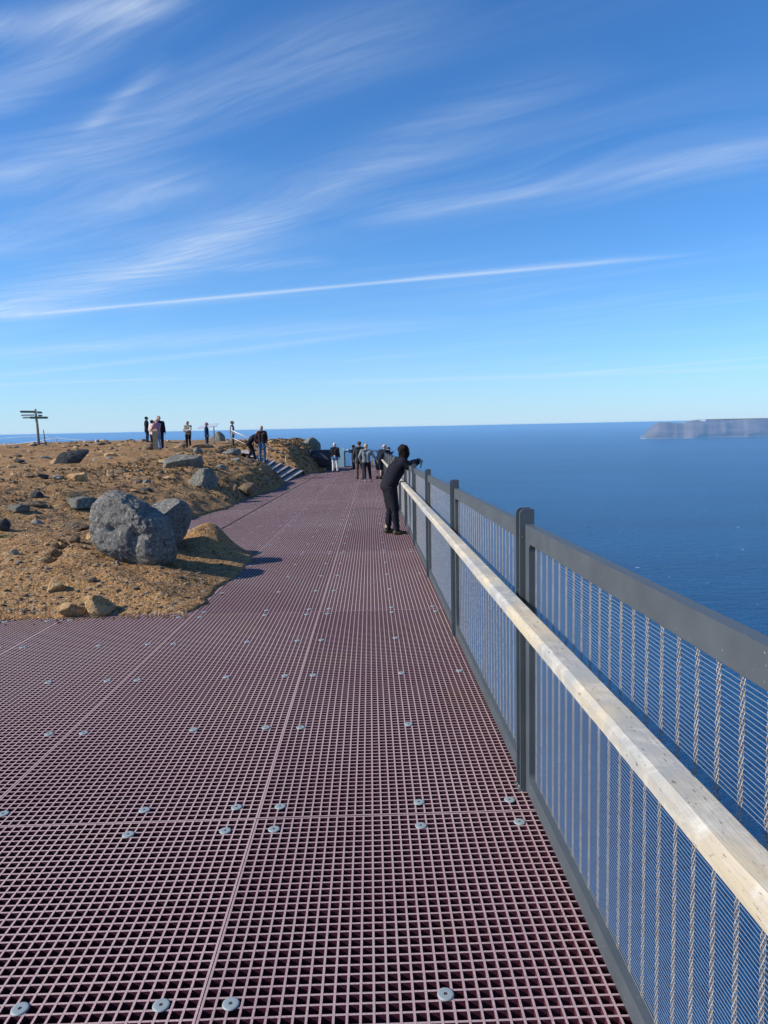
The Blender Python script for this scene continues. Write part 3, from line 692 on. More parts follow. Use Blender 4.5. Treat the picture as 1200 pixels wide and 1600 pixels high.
# ------------------------------------------------------------------ people
def remeshed(mb, voxel, name, mats, it=4):
    me = mb.mesh('tmp', []); o = bpy.data.objects.new('tmp', me); COL.objects.link(o)
    r_ = o.modifiers.new('r', 'REMESH'); r_.mode = 'VOXEL'; r_.voxel_size = voxel; r_.use_smooth_shade = True
    s_ = o.modifiers.new('s', 'SMOOTH'); s_.iterations = it; s_.factor = .5
    dg = bpy.context.evaluated_depsgraph_get(); out = bpy.data.meshes.new_from_object(o.evaluated_get(dg)); out.name = name
    bpy.data.objects.remove(o); bpy.data.meshes.remove(me)
    for mt_ in (mats if isinstance(mats, list) else [mats]): out.materials.append(mt_)
    return out
CL = {}
def cloth(c, fold=10, rough=.9):
    key = (c, fold)
    if key not in CL:
        mt_, t_, b_ = newmat('fabric', None, rough, spec=.15); P_ = objc(t_)
        n_ = t_.noise(P_, fold, 4, .6, .8); w_ = t_.noise(P_, 260, 2, .6)
        t_.L.new(t_.mix(t_.ramp(n_, (.3, .7, 0, 1)), tuple(x*.82 for x in c), tuple(x*1.15 for x in c)), b_.inputs['Base Color'])
        bump(t_, b_, t_.m('ADD', n_, t_.m('MULTIPLY', w_, .04)), .7, .035); CL[key] = mt_
    return CL[key]
SKIN = newmat('skin', (.52, .29, .20), .5)[0]; SKINP = newmat('skin_pale', (.62, .38, .29), .5)[0]
EYE_M = newmat('eye', (.03, .025, .02), .3)[0]; LIP = newmat('lips', (.40, .15, .13), .5)[0]
def hand(mb, wr, d, side, curl=.5, mi=0, palm=None):
    wr = Vector(wr); d = Vector(d).normalized(); pn = Vector(palm if palm else (-side, 0, 0)); pn = (pn-d*pn.dot(d)).normalized(); ac = d.cross(pn).normalized()
    c0 = wr+d*.015; c1 = wr+d*.075
    for o_ in (-.020, 0, .020): mb.cap(c0+ac*o_*.7, .016, c1+ac*o_, .015, 8, mi)
    for k, (o_, L) in enumerate(((-.031, .062), (-.010, .074), (.011, .070), (.031, .055))):
        a_ = curl*(1+.15*k); b0 = c1+ac*o_*1.0+d*.012; d1 = (d*math.cos(a_*.6)+pn*math.sin(a_*.6)); b1 = b0+d1*L*.5
        d2 = (d*math.cos(a_*1.6)+pn*math.sin(a_*1.6)); b2 = b1+d2*L*.5
        mb.cap(b0, .0095, b1, .0085, 7, mi); mb.cap(b1, .0085, b2, .0072, 7, mi)
    tb = wr+d*.03-ac*.022; t1 = tb+(d*.6-ac*.7+pn*.35).normalized()*.038; t2 = t1+(d*.9-ac*.15+pn*.4).normalized()*.032
    mb.cap(tb, .013, t1, .011, 7, mi); mb.cap(t1, .0105, t2, .008, 7, mi)
BASE = dict(hipc=(0, 0, .93), chest=(0, 0, 1.27), neck=(0, -.005, 1.46), head=(0, .02, 1.61),
            shL=(-.185, 0, 1.405), shR=(.185, 0, 1.405), elL=(-.235, -.03, 1.13), elR=(.235, -.03, 1.13), wrL=(-.235, .07, .89), wrR=(.235, .07, .89),
            knL=(-.105, .02, .49), knR=(.105, .02, .49), anL=(-.11, -.01, .085), anR=(.11, -.01, .085))
def person(label, loc, heading, scale, top, legs, skin=None, hair=None, hairkind='short', shoe=(.03, .03, .03), group=None, pose=None, bulk=1.0, coat=0.0, shorts=False, wide=(1.12, 1.2),
           voxel=.016, headturn=0.0, headtilt=0.0, vest=None, sock=None, curl=.5, handdir=None, hem=None, armk=.006):
    J = {k: Vector(v_) for k, v_ in {**BASE, **(pose or {})}.items()}
    skin = skin or SKIN; root = tag(link('person', None, None, loc, (0, 0, heading)), label, 'person', group); root.scale = (scale*wide[0], scale*wide[1], scale)
    up = (J['neck']-J['hipc']).normalized(); side = Vector((1, 0, 0)); hip = J['hipc']
    def torso(mb, e, zlow=0.0):
        for sx_ in (-1, 1):
            o1, o2, o3 = side*.072*sx_*bulk, side*.058*sx_*bulk, side*.085*sx_
            wst = hip.lerp(J['chest'], .5)
            mb.cap(hip+o1-up*zlow, .098*bulk+e, wst+o2, .094*bulk+e, 14); mb.cap(wst+o2, .094*bulk+e, J['chest']+o3, .103*bulk+e, 14)
            mb.cap(J['chest']+o3, .103*bulk+e, J['sh'+('L' if sx_ < 0 else 'R')]-up*.02, .062+e, 14)
            mb.cap(J['sh'+('L' if sx_ < 0 else 'R')], .056+e, J['neck']-up*.01, .05+e*.6, 12)
    def arms(mb, e, to=1.0):
        for s_ in 'LR':
            mb.cap(J['sh'+s_], .052+e, J['el'+s_], .040+e, 12); w_ = J['el'+s_].lerp(J['wr'+s_], to); mb.cap(J['el'+s_], .040+e, w_, .030+e*.8, 12)
    def legs_(mb, e, to=1.0, foot=False, fl=0):
        for s_, sx_ in (('L', -1), ('R', 1)):
            h_ = hip+side*.088*sx_-Vector((0, 0, .05)); a_ = J['kn'+s_].lerp(J['an'+s_], to)
            mb.cap(h_, .088*bulk+e, J['kn'+s_], .054+e+armk-.006, 14)
            if to > 0: mb.cap(J['kn'+s_], .054+e, a_, .054+(.034-.054)*to+e+fl, 12); mb.cap(J['kn'+s_].lerp(J['an'+s_], .3)+Vector((0, -.012, 0)), .050+e, a_, .034+e+fl, 10)
    # body: one continuous surface
    mb = MB(); torso(mb, -.008); arms(mb, -.006); legs_(mb, -.008)
    for s_, sx_ in (('L', -1), ('R', 1)):
        mb.cap(J['an'+s_]-Vector((0, .02, .04)), .035, J['an'+s_]+Vector((.01*sx_, .13, -.05)), .03, 10)
    mb.cap(J['neck'], .052, J['head']-Vector((0, .01, .06)), .05, 12)
    Hm = Matrix.Translation(J['head'])@Matrix.Rotation(headturn, 4, 'Z')@Matrix.Rotation(-headtilt, 4, 'X')
    hd = MB(); hd.ball((0, 0, .02), (.076, .094, .095), 18); hd.ball((0, .022, -.045), (.056, .066, .062), 14); hd.cap((0, .07, -.075), .024, (0, .066, -.07), .024, 10)
    hd.cap((0, .088, .015), .011, (0, .104, -.018), .016, 8); hd.ball((0, .082, .032), (.058, .016, .012), 10)
    for sx_ in (-1, 1): hd.ball((.077*sx_, -.004, -.005), (.010, .020, .032), 8); hd.ball((.042*sx_, .062, -.02), (.022, .02, .022), 8)
    hd.ball((0, .086, -.046), (.025, .012, .010), 8)
    mb.add([Hm@Vector(p_) for p_ in hd.v], hd.f, 0, True)
    me = remeshed(mb, min(voxel, .012), 'body', [skin, EYE_M, LIP], 3)
    ex = MB()
    for s_, sx_ in (('L', -1), ('R', 1)):
        dr = (J['wr'+s_]-J['el'+s_]) if not handdir else Vector(handdir); hand(ex, J['wr'+s_], dr, sx_, curl)
    fc = MB(); fc.ball((-.032, .083, .012), (.012, .007, .007), 8); fc.ball((.032, .083, .012), (.012, .007, .007), 8); ex.add([Hm@Vector(p_) for p_ in fc.v], fc.f, 1, True)
    fc = MB(); fc.ball((0, .094, -.047), (.022, .007, .006), 8); ex.add([Hm@Vector(p_) for p_ in fc.v], fc.f, 2, True)
    import bmesh as _b; bb_ = _b.new(); bb_.from_mesh(me); em = ex.mesh('x', []); bb_.from_mesh(em); bb_.to_mesh(me); bb_.free(); bpy.data.meshes.remove(em)
    link('body', me, root)
    # clothing
    mb = MB(); torso(mb, .010, .03+coat); arms(mb, .009+armk, .96)
    if coat > .15:
        mb.cap(hip-up*coat+side*.06, .125*bulk, hip+side*.06, .11*bulk, 14); mb.cap(hip-up*coat-side*.06, .125*bulk, hip-side*.06, .11*bulk, 14)
    mb.cap(J['neck']-up*.02, .066, J['neck']+up*.015, .060, 12)
    link('jacket', remeshed(mb, voxel, 'jacket', cloth(top)), root)
    if vest:
        mb = MB(); torso(mb, .022, -.02); link('vest', remeshed(mb, voxel, 'vest', cloth(vest)), root)
    if hem:
        mb = MB()
        for sx_ in (-1, 1): mb.cap(hip+side*.07*sx_-up*.13, .115*bulk, hip+side*.07*sx_-up*.02, .112*bulk, 14)
        link('shirt_hem', remeshed(mb, voxel, 'shirt_hem', cloth(hem)), root)
    mb = MB(); legs_(mb, .013 if not shorts else .028, 1.0 if not shorts else 0.0, fl=.008)
    for sx_ in (-1, 1): mb.cap(hip+side*.07*sx_-up*.04, .106*bulk, hip+side*.06*sx_+up*.06, .102*bulk, 14)
    link('shorts' if shorts else 'trousers', remeshed(mb, voxel, 'trousers', cloth(legs, 7)), root)
    for s_, sx_ in (('L', -1), ('R', 1)):
        a_ = J['an'+s_]; mb = MB(); g0 = a_.z
        mb.cap((a_.x, a_.y-.035, g0-.040), .043, (a_.x+.015*sx_, a_.y+.05, g0-.045), .044, 12); mb.cap((a_.x+.01*sx_, a_.y+.05, g0-.048), .045, (a_.x+.02*sx_, a_.y+.155, g0-.055), .034, 12)
        mb.cap((a_.x, a_.y-.005, g0-.02), .046, (a_.x, a_.y-.005, g0+.035), .047, 12)
        sm_ = remeshed(mb, .011, 'shoe', [cloth(shoe, 14)]); cc = np.empty(len(sm_.vertices)*3, dtype=np.float32); sm_.vertices.foreach_get('co', cc); cc = cc.reshape(-1, 3); cc[:, 2] = np.maximum(cc[:, 2], g0-.085); sm_.vertices.foreach_set('co', cc.ravel()); sm_.update()
        sh = link('shoe', sm_, root)
        if sock: MB().cap((a_.x, a_.y-.005, g0+.03), .052, (a_.x, a_.y-.005, g0+.055), .052, 12).build('sock', cloth(sock), sh)
    if hair:
        mb = MB()
        if hairkind in ('short', 'cap', 'long', 'bun', 'big'):
            k_ = 1.06 if hairkind == 'big' else 1.0
            mb.ball((0, -.020, .040), (.083*k_, .090*k_, .088*k_), 18); mb.ball((0, -.045, .0), (.076*k_, .062*k_, .075*k_), 14)
        if hairkind == 'big':
            mb.cap((0, -.05, -.02), .092, (0, -.085, -.15), .075, 14); mb.ball((.03, -.04, .085), (.075, .075, .06), 12); mb.ball((0, -.11, .02), (.045, .045, .05), 12); mb.ball((-.05, -.05, .06), (.06, .06, .06), 12); mb.ball((.055, -.02, -.03), (.045, .06, .07), 12)
            for k in range(26): a_, e_ = k*2.4, (k % 7)*.22; mb.ball((.078*math.cos(a_)*math.cos(e_), -.035+.078*math.sin(a_)*math.cos(e_)*(.6 if math.sin(a_) > 0 else 1), .035+.1*math.sin(e_)), .024, 8)
        if hairkind == 'long': mb.cap((0, -.04, -.03), .075, (0, -.06, -.14), .055, 12)
        if hairkind == 'bun': mb.ball((0, -.10, .03), .042, 12)
        if hairkind == 'cap': mb.cap((0, .06, .055), .045, (0, .115, .04), .03, 10, 0, (1.4, .25))
        if hairkind == 'ring': mb.ball((0, -.052, .0), (.083, .05, .055), 14)
        if hairkind == 'hood': mb.ball((0, -.015, .02), (.098, .108, .118), 18); mb.cap((0, -.03, -.03), .09, (0, -.03, -.12), .08, 14)
        h2 = MB(); h2.add([Hm@Vector(p_) for p_ in mb.v], mb.f, 0, True)
        link('cap' if hairkind == 'cap' else ('hood' if hairkind == 'hood' else 'hair'), remeshed(h2, .010, 'hair', cloth(hair, 22), 3), root)
    return root
def standpx(px, py, Y=None):
    """feet point on the deck plane for a pixel, or at distance Y"""
    if Y is None:
        d = ray(px, py); t_ = -EYE/(d[2]-SLOPE*d[1]); return (d[0]*t_, d[1]*t_, EYE+d[2]*t_)
    p_ = at(px, py, Y); return (p_[0], Y, p_[2])
def onground(px, Y):
    p_ = at(px, 700, Y); return (p_[0], Y, gz(p_[0], Y)-.01)
BLK, NAVY, GRY = (.012, .012, .018), (.015, .025, .06), (.16, .17, .18)
# the woman leaning on the railing
HX, HY = .375, 12.75
hero = person('person in black hooded top and trousers leaning over the railing holding a phone', (HX, HY, dz(HY)), R(-78), 1.0, BLK, (.016, .016, .022), hair=(.016, .011, .010), hairkind='big',
    shoe=(.075, .065, .035), sock=(.4, .33, .2), voxel=.010, bulk=1.24, wide=(1.10, 1.0), armk=.020, coat=-.05, headturn=R(32), headtilt=R(-12), curl=.9,
    pose=dict(hipc=(0, -.04, .91), chest=(0, .09, 1.16), neck=(0, .20, 1.345), head=(0, .265, 1.475), shL=(-.17, .18, 1.31), shR=(.17, .18, 1.31), elL=(-.22, .27, 1.215), elR=(.21, .275, 1.215), wrL=(-.05, .48, 1.29), wrR=(.04, .48, 1.29),
              knL=(-.10, .0, .47), knR=(.10, .03, .47), anL=(-.12, -.05, .085), anR=(.10, .06, .085)))
ph = MB(); ph.box((-.036, .0, -.075), (.036, .009, .075)); pho = ph.build('phone', newmat('phone_case', (.01, .01, .012), .25)[0], None)
pho.matrix_world = Matrix.Translation((HX, HY, dz(HY)))@Matrix.Rotation(R(-78), 4, 'Z')@Matrix.Translation((0, .56, 1.255))@Matrix.Rotation(R(-15), 4, 'X')
tag(pho, 'black phone held over the railing by the person in black', 'phone')
# group on the deck
x, y, z = standpx(573, 752.5); person('woman in light grey jacket and dark trousers walking down the deck', (x, y, z), R(2), .98, (.20, .21, .215), (.02, .022, .032), hair=(.45, .33, .22), hairkind='short', shoe=(.30, .27, .25),
    pose=dict(elL=(-.28, -.02, 1.15), wrL=(-.22, .06, .92), elR=(.30, -.02, 1.17), wrR=(.42, -.02, .98), anR=(.16, .12, .085), knR=(.13, .10, .49), anL=(-.06, -.12, .085), knL=(-.07, -.02, .49)))
x, y, z = standpx(567, 749.5); person('man in dark olive jacket and brown trousers walking beside the woman in grey', (x-.14, y+.3, z), R(3), 1.05, (.045, .045, .042), (.14, .085, .06), hair=(.10, .05, .04), hairkind='short', bulk=1.08, coat=.10,
    pose=dict(anL=(-.10, .08, .085)))
x, y, z = standpx(592, 748.5); person('bald man in black shirt and shorts bending over the railing', (x+.02, y, z), R(-50), 1.02, (.016, .018, .03), (.015, .015, .022), skin=SKINP, hair=(.35, .24, .19), hairkind='ring', shorts=True, bulk=1.06, headtilt=R(-8),
    pose=dict(chest=(0, .16, 1.19), neck=(0, .27, 1.36), head=(.0, .31, 1.50), shL=(-.18, .23, 1.32), shR=(.18, .23, 1.32), elL=(-.24, .38, 1.18), elR=(.22, .38, 1.18), wrL=(-.06, .50, 1.30), wrR=(.06, .50, 1.30)))
x, y, z = standpx(595, 745); person('young person with dark hair looking sideways over the railing past the bald man', (x+.05, y+.4, z), R(-60), .95, (.02, .05, .14), BLK, skin=SKINP, hair=(.03, .02, .018), hairkind='short', headturn=R(60), headtilt=R(-10),
    pose=dict(chest=(0, .20, 1.19), neck=(0, .33, 1.33), head=(0, .40, 1.46), shL=(-.18, .27, 1.30), shR=(.18, .27, 1.30), elL=(-.22, .42, 1.20), elR=(.2, .42, 1.20), wrL=(-.05, .58, 1.28), wrR=(.05, .58, 1.28)))
x, y, z = standpx(553, 731, 50.5); person('person in black at the far corner raising a pale camera', (x, 50.5, dz(50.5)), R(70), .97, (.012, .03, .05), (.012, .035, .06), hair=(.01, .015, .02), hairkind='hood', coat=.2,
    pose=dict(elL=(-.22, .16, 1.2), elR=(.22, .16, 1.2), wrL=(-.06, .30, 1.38), wrR=(.06, .30, 1.38)))
cm = MB(); cm.box((-.06, -.02, -.04), (.06, .03, .04)); cm.tube([(0, .03, 0), (0, .08, 0)], .03, 12); ce = cm.build('camera', newmat('pale_plastic', (.75, .76, .78), .4)[0], None)
ce.matrix_world = Matrix.Translation((x, 50.5, dz(50.5)))@Matrix.Rotation(R(70), 4, 'Z')@Matrix.Translation((0, .40, 1.36)); tag(ce, 'pale camera held up by the person in black at the far corner', 'camera')
x, y, z = standpx(524, 737.5, 44.5); person('white haired man in black jacket and white trousers at the end of the deck', (x, 44.5, dz(44.5)), R(-20), 1.06, (.014, .014, .02), (.62, .62, .60), hair=(.6, .58, .55), hairkind='short', hem=(.05, .13, .26), bulk=1.1,
    pose=dict(anL=(-.12, .0, .085), anR=(.12, .04, .085)))
# pair on the stairs
x, y, z = standpx(410.5, 722, 36.0); STX = x
person('man in dark jacket and blue jeans coming down the stairs', (x, 36.0, z), R(175), 1.06, (.035, .022, .022), (.06, .12, .22), hair=(.06, .045, .04), hairkind='short', bulk=1.05, wide=(1.0, 1.1),
    pose=dict(elR=(.30, -.02, 1.15), wrR=(.30, .12, .95), head=(0, .04, 1.60)), headtilt=R(-20))
x, y, z = standpx(395, 718, 36.6)
person('stooping person in black on the stairs holding the arm of the man in jeans', (x, 36.3, z), R(-60), .98, (.014, .014, .02), (.015, .015, .02), skin=SKINP, hair=(.40, .30, .26), hairkind='ring', headtilt=R(-25),
    pose=dict(hipc=(0, -.10, .88), chest=(0, .10, 1.14), neck=(0, .24, 1.28), head=(0, .33, 1.37), shL=(-.17, .2, 1.25), shR=(.17, .2, 1.25), elL=(-.22, .24, .98), elR=(.22, .26, .98), wrL=(-.16, .40, .82), wrR=(.2, .42, .84), knL=(-.10, .06, .48), knR=(.1, .05, .48), anL=(-.12, -.12, .085), anR=(.12, .10, .085)))
# people on the plateau
for (px, Y, head, sc_, lab, kw) in [
    (231, 49, R(-60), 1.0, 'person in long black coat at the left of the group by the wooden bollard', dict(top=BLK, legs=(.02, .025, .05), hair=(.03, .02, .02), coat=.18)),
    (239.5, 42, R(-40), .98, 'person in cream jacket hidden behind the pink top by the wooden bollard', dict(top=(.60, .52, .44), legs=(.04, .03, .03), hair=(.03, .02, .02))),
    (250.5, 40.6, R(-150), 1.10, 'tall man in black jacket behind the person in the pink top', dict(top=BLK, legs=(.02, .025, .045), hair=(.02, .018, .018), bulk=1.1, coat=.08)),
    (247, 38.6, R(60), .97, 'person in pink top and blue jeans leaning on the wooden bollard', dict(top=(.48, .24, .30), legs=(.20, .30, .44), hair=(.62, .52, .46), hairkind='cap', pose=dict(elL=(-.2, .14, 1.14), wrL=(-.12, .30, 1.05), elR=(.22, .12, 1.14), wrR=(.1, .28, 1.05)))),
    (295, 46, R(160), .98, 'person in light jacket with arms folded and black trousers on the plateau', dict(top=(.50, .48, .44), legs=BLK, hair=(.13, .09, .07), vest=(.16, .16, .13), bulk=1.12, pose=dict(elL=(-.25, .10, 1.14), elR=(.25, .10, 1.14), wrL=(.03, .22, 1.15), wrR=(-.03, .20, 1.10)))),
    (324, 47, R(-80), .98, 'man in navy jacket standing before the information board', dict(top=(.02, .035, .09), legs=(.025, .03, .055), hair=(.40, .25, .23), hairkind='short', coat=.08, bulk=1.1)),
    (364, 47.5, R(-75), .99, 'person in dark vest over white sleeves at the head of the stairs', dict(top=(.62, .62, .62), legs=(.03, .035, .05), vest=(.07, .07, .09), hair=(.17, .13, .10), hairkind='cap')),
]:
    x, y, z = onground(px, Y); person(lab, (x, y, z), head, sc_, **kw)

# ------------------------------------------------------------------ staircase, signs, barriers
M['galv'] = newmat('galvanised_rail', (.34, .33, .30), .45, .4)[0]
M['tread'] = newmat('step_tread', (.34, .28, .26), .8)[0]; M['riser'] = newmat('step_riser', (.032, .023, .022), .8)[0]
st = tag(link('staircase', None, None, (0, 0, 0)), 'wide flight of dark steps with pale treads from the deck up to the plateau', 'stairs')
NS, RISE, GO = 9, .155, .40
z0s = dz(37)-.02
def nf(i): return Vector((-3.95-2.55*i/NS, 33.2+4.3*i/NS, 0)), Vector((-3.9-GO*i, 41.8, 0))
def slab(q4, za, zb):
    v = [(p_.x, p_.y, za) for p_ in q4]+[(p_.x, p_.y, zb) for p_ in q4]
    return MB().add(v, [(0, 1, 2, 3), (4, 7, 6, 5), (0, 4, 5, 1), (1, 5, 6, 2), (2, 6, 7, 3), (3, 7, 4, 0)])
for i in range(NS):
    z1 = z0s+RISE*(i+1); (n0, f0), (n1, f1) = nf(i), nf(i+1)
    slab((n0, f0, f1+Vector((-.02, 0, 0)), n1+Vector((-.02, 0, 0))), z1, z1-.045).build('tread', M['tread'], st)
    k_ = Vector((-.05, 0, 0)); slab((n0+k_, f0+k_, f0+2*k_, n0+2*k_), z1-.047, z1-RISE-.03).build('riser', M['riser'], st)
zl = z0s+RISE*NS; (n1, f1) = nf(NS)
b_ = slab((n1+Vector((-.03, .05, 0)), f1+Vector((-.03, 0, 0)), Vector((-8.3, 41.8, 0)), Vector((-7.9, 37.6, 0))), zl-.004, zl-.05)
b_.build('landing', M['tread'], st)
b_ = MB()
for e_, off in ((0, Vector((.02, -.06, 0))), (1, Vector((0, .03, 0)))):
    p0_, p1_ = nf(0)[e_]+off, nf(NS)[e_]+off; w_ = Vector((.035, .035, 0))
    v = [(*(p0_)[:2], z0s-.1), (*(p0_+w_)[:2], z0s-.1), (*(p1_+w_)[:2], zl-.35), (*(p1_)[:2], zl-.35)]; w2 = [(a_, c_, h_+.2) for a_, c_, h_ in v]
    b_.add(v+w2, [(3, 2, 1, 0), (4, 5, 6, 7), (0, 1, 5, 4), (1, 2, 6, 5), (2, 3, 7, 6), (3, 0, 4, 7)])
b_.build('stringer', M['riser'], st)
A = Vector(at(446, 711.5, 41.0)); B = Vector(at(362, 672.5, 41.0)); hr = MB(); hr.tube([A, B], .032, 10); ho = hr.build('handrail', M['galv'], st)
low = Vector((0, 0, -.42)); hr = MB(); hr.tube([A+low, B+low], .016, 8); hr.build('lower_rail', M['galv'], ho)
for t_ in (0.0, .34, .67, 1.0):
    p_ = A.lerp(B, t_); hr = MB(); hr.tube([p_, p_-Vector((0, 0, .95))], .020, 8); hr.build('rail_post', M['galv'], ho)
# signpost
M['oldwood'] = newmat('old_grey_wood', (.26, .22, .18), .9)[0]; M['signgreen'] = newmat('dark_sign_board', (.02, .045, .04), .7)[0]; M['signgrey'] = newmat('grey_sign_board', (.22, .25, .27), .7)[0]
x, y, z = onground(60.5, 45); s_ = 45/F
sp = tag(link('signpost', None, None, (x, y, z)), 'wooden signpost with several direction boards on the left skyline', 'signpost')
hgt = EYE+at(60, 639, 45)[2]-EYE-z
b_ = MB(); b_.tube([(0.03, 0, -.1), (.02, 0, hgt*.5), (-.03, 0, hgt)], [.085, .075, .065], 10); b_.build('post', M['oldwood'], sp)
def board(x0, x1, yt, yb, mat, tip=0, yo=0.0, tilt=0.0):
    za, zb = at(60, yt, 45)[2]-z, at(60, yb, 45)[2]-z; xa, xb = (x0-60)*s_, (x1-60)*s_; b2 = MB(); mz = (za+zb)/2
    pr = [(xa, zb), (xb, zb), (xb, za), (xa, za)] if not tip else ([(xa+.08, zb), (xb, zb), (xb, za), (xa+.08, za), (xa, mz)] if tip < 0 else [(xa, zb), (xb-.08, zb), (xb, mz), (xb-.08, za), (xa, za)])
    n = len(pr); pr = [(p_[0], p_[1]+tilt*(p_[0])) for p_ in pr]
    v = [(p_[0], yo-.02, p_[1]) for p_ in pr]+[(p_[0], yo+.02, p_[1]) for p_ in pr]
    b2.add(v, [tuple(range(n)), tuple(range(2*n-1, n-1, -1))]+[(k, k+n, (k+1) % n+n, (k+1) % n) for k in range(n)]); b2.build('direction_board', mat, sp)
board(36.5, 59, 641.8, 645.2, M['signgreen'], -1, -.09, -.03); board(37.5, 58, 647.3, 649.6, M['signgrey'], -1, -.09); board(37.5, 55, 650.9, 653.4, M['signgrey'], -1, .09)
board(52, 79.5, 650.8, 654.3, M['signgreen'], 1, -.11, -.02); board(61, 69, 642.5, 646, M['signgrey'], 1, .09, -.05); board(62, 69, 648, 650.6, M['signgrey'], 1, .09)
x, y, z = onground(71, 44.5); b_ = MB(); b_.tube([(.03, 0, -.1), (-.04, 0, .95)], [.035, .025], 8); b_.ball((.03, 0, .02), (.12, .1, .07), 10)
o = b_.build('stake', M['signgreen'], None, (x, y, z)); tag(o, 'short dark leaning stake just right of the signpost', 'stake')
# rope barrier
M['white'] = newmat('white_paint', (.75, .78, .82), .6)[0]
rb = tag(link('rope_barrier', None, None, (0, 0, 0)), 'white rope barrier running along the left skyline to a white post', 'barrier')
pts = [at(px, py, 52) for px, py in ((-120, 694), (-40, 696), (0, 695.5), (25, 694), (50, 690.5), (75, 686.5), (88, 684), (103, 686.2), (125, 687.7), (150, 687.6))]
MB().tube(pts, .024, 6).build('rope', M['white'], rb)
pts = [at(px, py, 58) for px, py in ((-120, 690), (-20, 687), (20, 683.5), (50, 681.5), (72, 682), (88, 684))]
MB().tube(pts, .020, 6).build('rope', M['white'], rb)
for px, py, Y in ((150, 687, 52), (88, 683.6, 55), (-120, 690, 55)):
    p_ = at(px, py, Y); MB().tube([(p_[0], Y, p_[2]), (p_[0], Y, gz(p_[0], Y)-.1)], .035 if px == 150 else .02, 8).build('post', M['white'] if px == 150 else M['signgrey'], rb)
# wooden bollard
x, y, z = onground(243.5, 37.6); b_ = MB(); b_.box((-.125, -.10, -.15), (.125, .10, .97)); b_.add([(-.125, -.10, .97), (.125, -.10, .97), (.125, .10, .97), (-.125, .10, .97), (-.10, -.07, 1.03), (.10, -.07, 1.03), (.10, .10, 1.06), (-.10, .10, 1.06)], [(0, 1, 5, 4), (1, 2, 6, 5), (2, 3, 7, 6), (3, 0, 4, 7), (4, 5, 6, 7)])
mt, t, b = newmat('sawn_timber', None, .85); P = objc(t); mp = t.n('ShaderNodeMapping'); mp.inputs['Scale'].default_value = (30, 30, 2); t.put(mp.inputs[0], P)
t.L.new(t.mix(t.noise(mp.outputs[0], 1, 4), (.30, .21, .12), (.46, .34, .20)), b.inputs['Base Color']); M['timber'] = mt
o = b_.build('wooden_bollard', M['timber'], None, (x, y, z), (0, 0, R(12))); tag(o, 'square tan timber bollard in front of the group on the plateau', 'bollard')
# information board
x, y, z = onground(328, 51.5); ib = tag(link('information_board', None, None, (x, y, z)), 'thin tilted information board on two legs behind the squarish boulder', 'information board')
zt = at(328, 667, 51.5)[2]-z
b_ = MB(); b_.add([(-.72, -.35, zt-.08), (.62, -.35, zt+.06), (.62, .35, zt+.28), (-.72, .35, zt+.14), (-.72, -.35, zt-.12), (.62, -.35, zt+.02), (.62, .35, zt+.24), (-.72, .35, zt+.10)], [(0, 1, 2, 3), (7, 6, 5, 4), (0, 4, 5, 1), (1, 5, 6, 2), (2, 6, 7, 3), (3, 7, 4, 0)]); b_.build('panel', newmat('board_face', (.42, .46, .50), .5)[0], ib)
for sx_ in (-.30, .35): MB().tube([(sx_, 0, -.1), (sx_, 0, zt+.08)], .035, 8).build('leg', M['signgrey'], ib)

# ------------------------------------------------------------------ far end railings
far = railing('mesh_railing', 'grey mesh railing across the far end of the deck', (.66, 54.9, dz(54.9)), R(90), 1)
M['glass'] = newmat('pale_glass', (.55, .80, .82), .1)[0]; gb = M['glass'].node_tree.nodes['Principled BSDF']; gb.inputs['Transmission Weight'].default_value = .45
gp = tag(link('glass_panel', None, None, (-2.05, 54.85, dz(54.85))), 'pale turquoise glass panel in the railing at the far end', 'glass panel')
MB().box((-.62, -.012, .03), (.0, .012, 1.45)).build('pane', M['glass'], gp)
for sx_ in (-.66, .02): MB().box((sx_, -.03, -.05), (sx_+.035, .03, 1.48)).build('clamp_post', M['white'], gp)
M['darkpanel'] = newmat('dark_blue_panel', (.010, .018, .036), .6, spec=.1)[0]
p0 = Vector((at(522, 702, 50)[0], 50.0, dz(50))); p1 = Vector((at(486, 704, 46)[0], 46.0, 0)); p1.z = p0.z+.15
dp = tag(link('dark_parapet', None, None, (0, 0, 0)), 'dark blue solid parapet beside the lichen covered boulder at the far end', 'parapet')
h_ = Vector((0, 0, 1.35)); nn = Vector((.03, .03, 0))
MB().add([p0, p1, p1+h_, p0+h_, p0+nn, p1+nn, p1+h_+nn, p0+h_+nn], [(0, 1, 2, 3), (7, 6, 5, 4), (0, 4, 5, 1), (1, 5, 6, 2), (2, 6, 7, 3), (3, 7, 4, 0)]).build('panel', M['darkpanel'], dp)
MB().beam(p0+h_+Vector((0, 0, .02)), p1+h_+Vector((0, 0, .02)), .08, .035).build('top_rail', M['steel'], dp)
for t_ in (.02, .34, .66, .98):
    q_ = p0.lerp(p1, t_)-nn*1.5; MB().tube([q_-Vector((0, 0, .1)), q_+h_], .025, 8).build('post', M['steel'], dp)

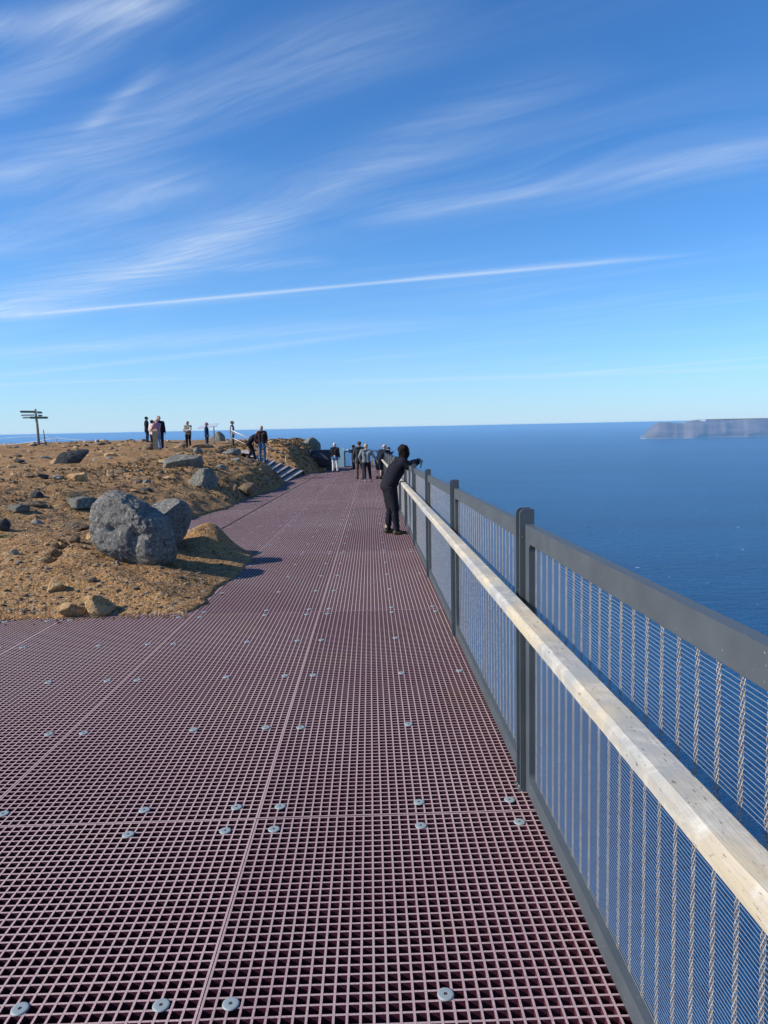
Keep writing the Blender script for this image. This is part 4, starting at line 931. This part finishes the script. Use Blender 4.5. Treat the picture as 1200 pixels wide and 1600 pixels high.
# ------------------------------------------------------------------ dry plants on the banks
rs = np.random.RandomState(8); b_ = MB()
def tufts(n, xr, yr, smin, smax):
    for _ in range(n):
        x = rs.uniform(*xr); y = rs.uniform(*yr)
        if float(bdist(np.array([x]), np.array([y]))[0]) < .12: continue
        z = gz(x, y); h_ = rs.uniform(smin, smax)
        for k in range(7):
            a_ = rs.uniform(0, 6.28); l_ = rs.uniform(.4, 1.1)*h_; dx, dy = math.cos(a_)*l_, math.sin(a_)*l_; w_ = .006+.0009*y; px_, py_ = -math.sin(a_)*w_, math.cos(a_)*w_
            b_.add([(x+px_, y+py_, z-.01), (x-px_, y-py_, z-.01), (x+dx*.6-px_*.6, y+dy*.6-py_*.6, z+h_*.8), (x+dx, y+dy, z+h_*rs.uniform(.5, 1)), (x+dx*.6+px_*.6, y+dy*.6+py_*.6, z+h_*.8)], [(0, 1, 2, 3, 4)], int(rs.randint(0, 2)))
tufts(900, (-9.5, -2.9), (42, 55), .06, .16); tufts(800, (-9, -3.6), (20, 34), .03, .09); tufts(400, (-10, -4), (12.5, 22), .02, .06)
o = b_.build('dry_grass', [newmat('straw', (.30, .20, .09), .9)[0], newmat('dead_moss', (.16, .10, .05), .9)[0]]); tag(o, 'dry brown grass and moss on the banks', None, None, 'stuff')
b_ = MB()
for _ in range(60):
    x0, y0 = settle(6, 842); x = x0+rs.uniform(-.10, .08); y = y0+rs.uniform(-.06, .06); z = gz(x, y); a_ = rs.uniform(0, 6.28); l_ = rs.uniform(.015, .04)
    b_.add([(x, y, z-.004), (x+math.cos(a_)*l_*.5+.004, y+math.sin(a_)*l_*.5, z+.018), (x+math.cos(a_)*l_, y+math.sin(a_)*l_, z+.02), (x+math.cos(a_)*l_*.5-.004, y+math.sin(a_)*l_*.5, z+.012)], [(0, 1, 2, 3)])
o = b_.build('small_green_plant', newmat('leaf', (.06, .13, .02), .7)[0]); tag(o, 'tiny patch of green leaves at the left edge under the dark rock', 'plant')

# ------------------------------------------------------------------ haze
HZ = 310000
hm, t, b = newmat('haze', None); t.N.remove(b); pv = t.n('ShaderNodeVolumePrincipled'); pv.inputs['Color'].default_value = (.32, .64, 1.0, 1); pv.inputs['Density'].default_value = 2.4e-5; pv.inputs['Anisotropy'].default_value = .0
t.L.new(pv.outputs[0], t.N['Material Output'].inputs['Volume'])
o = MB().box((-HZ, -HZ, -604), (HZ, HZ, 9)).build('haze', hm); tag(o, 'thin blue sea haze', None, None, 'stuff')
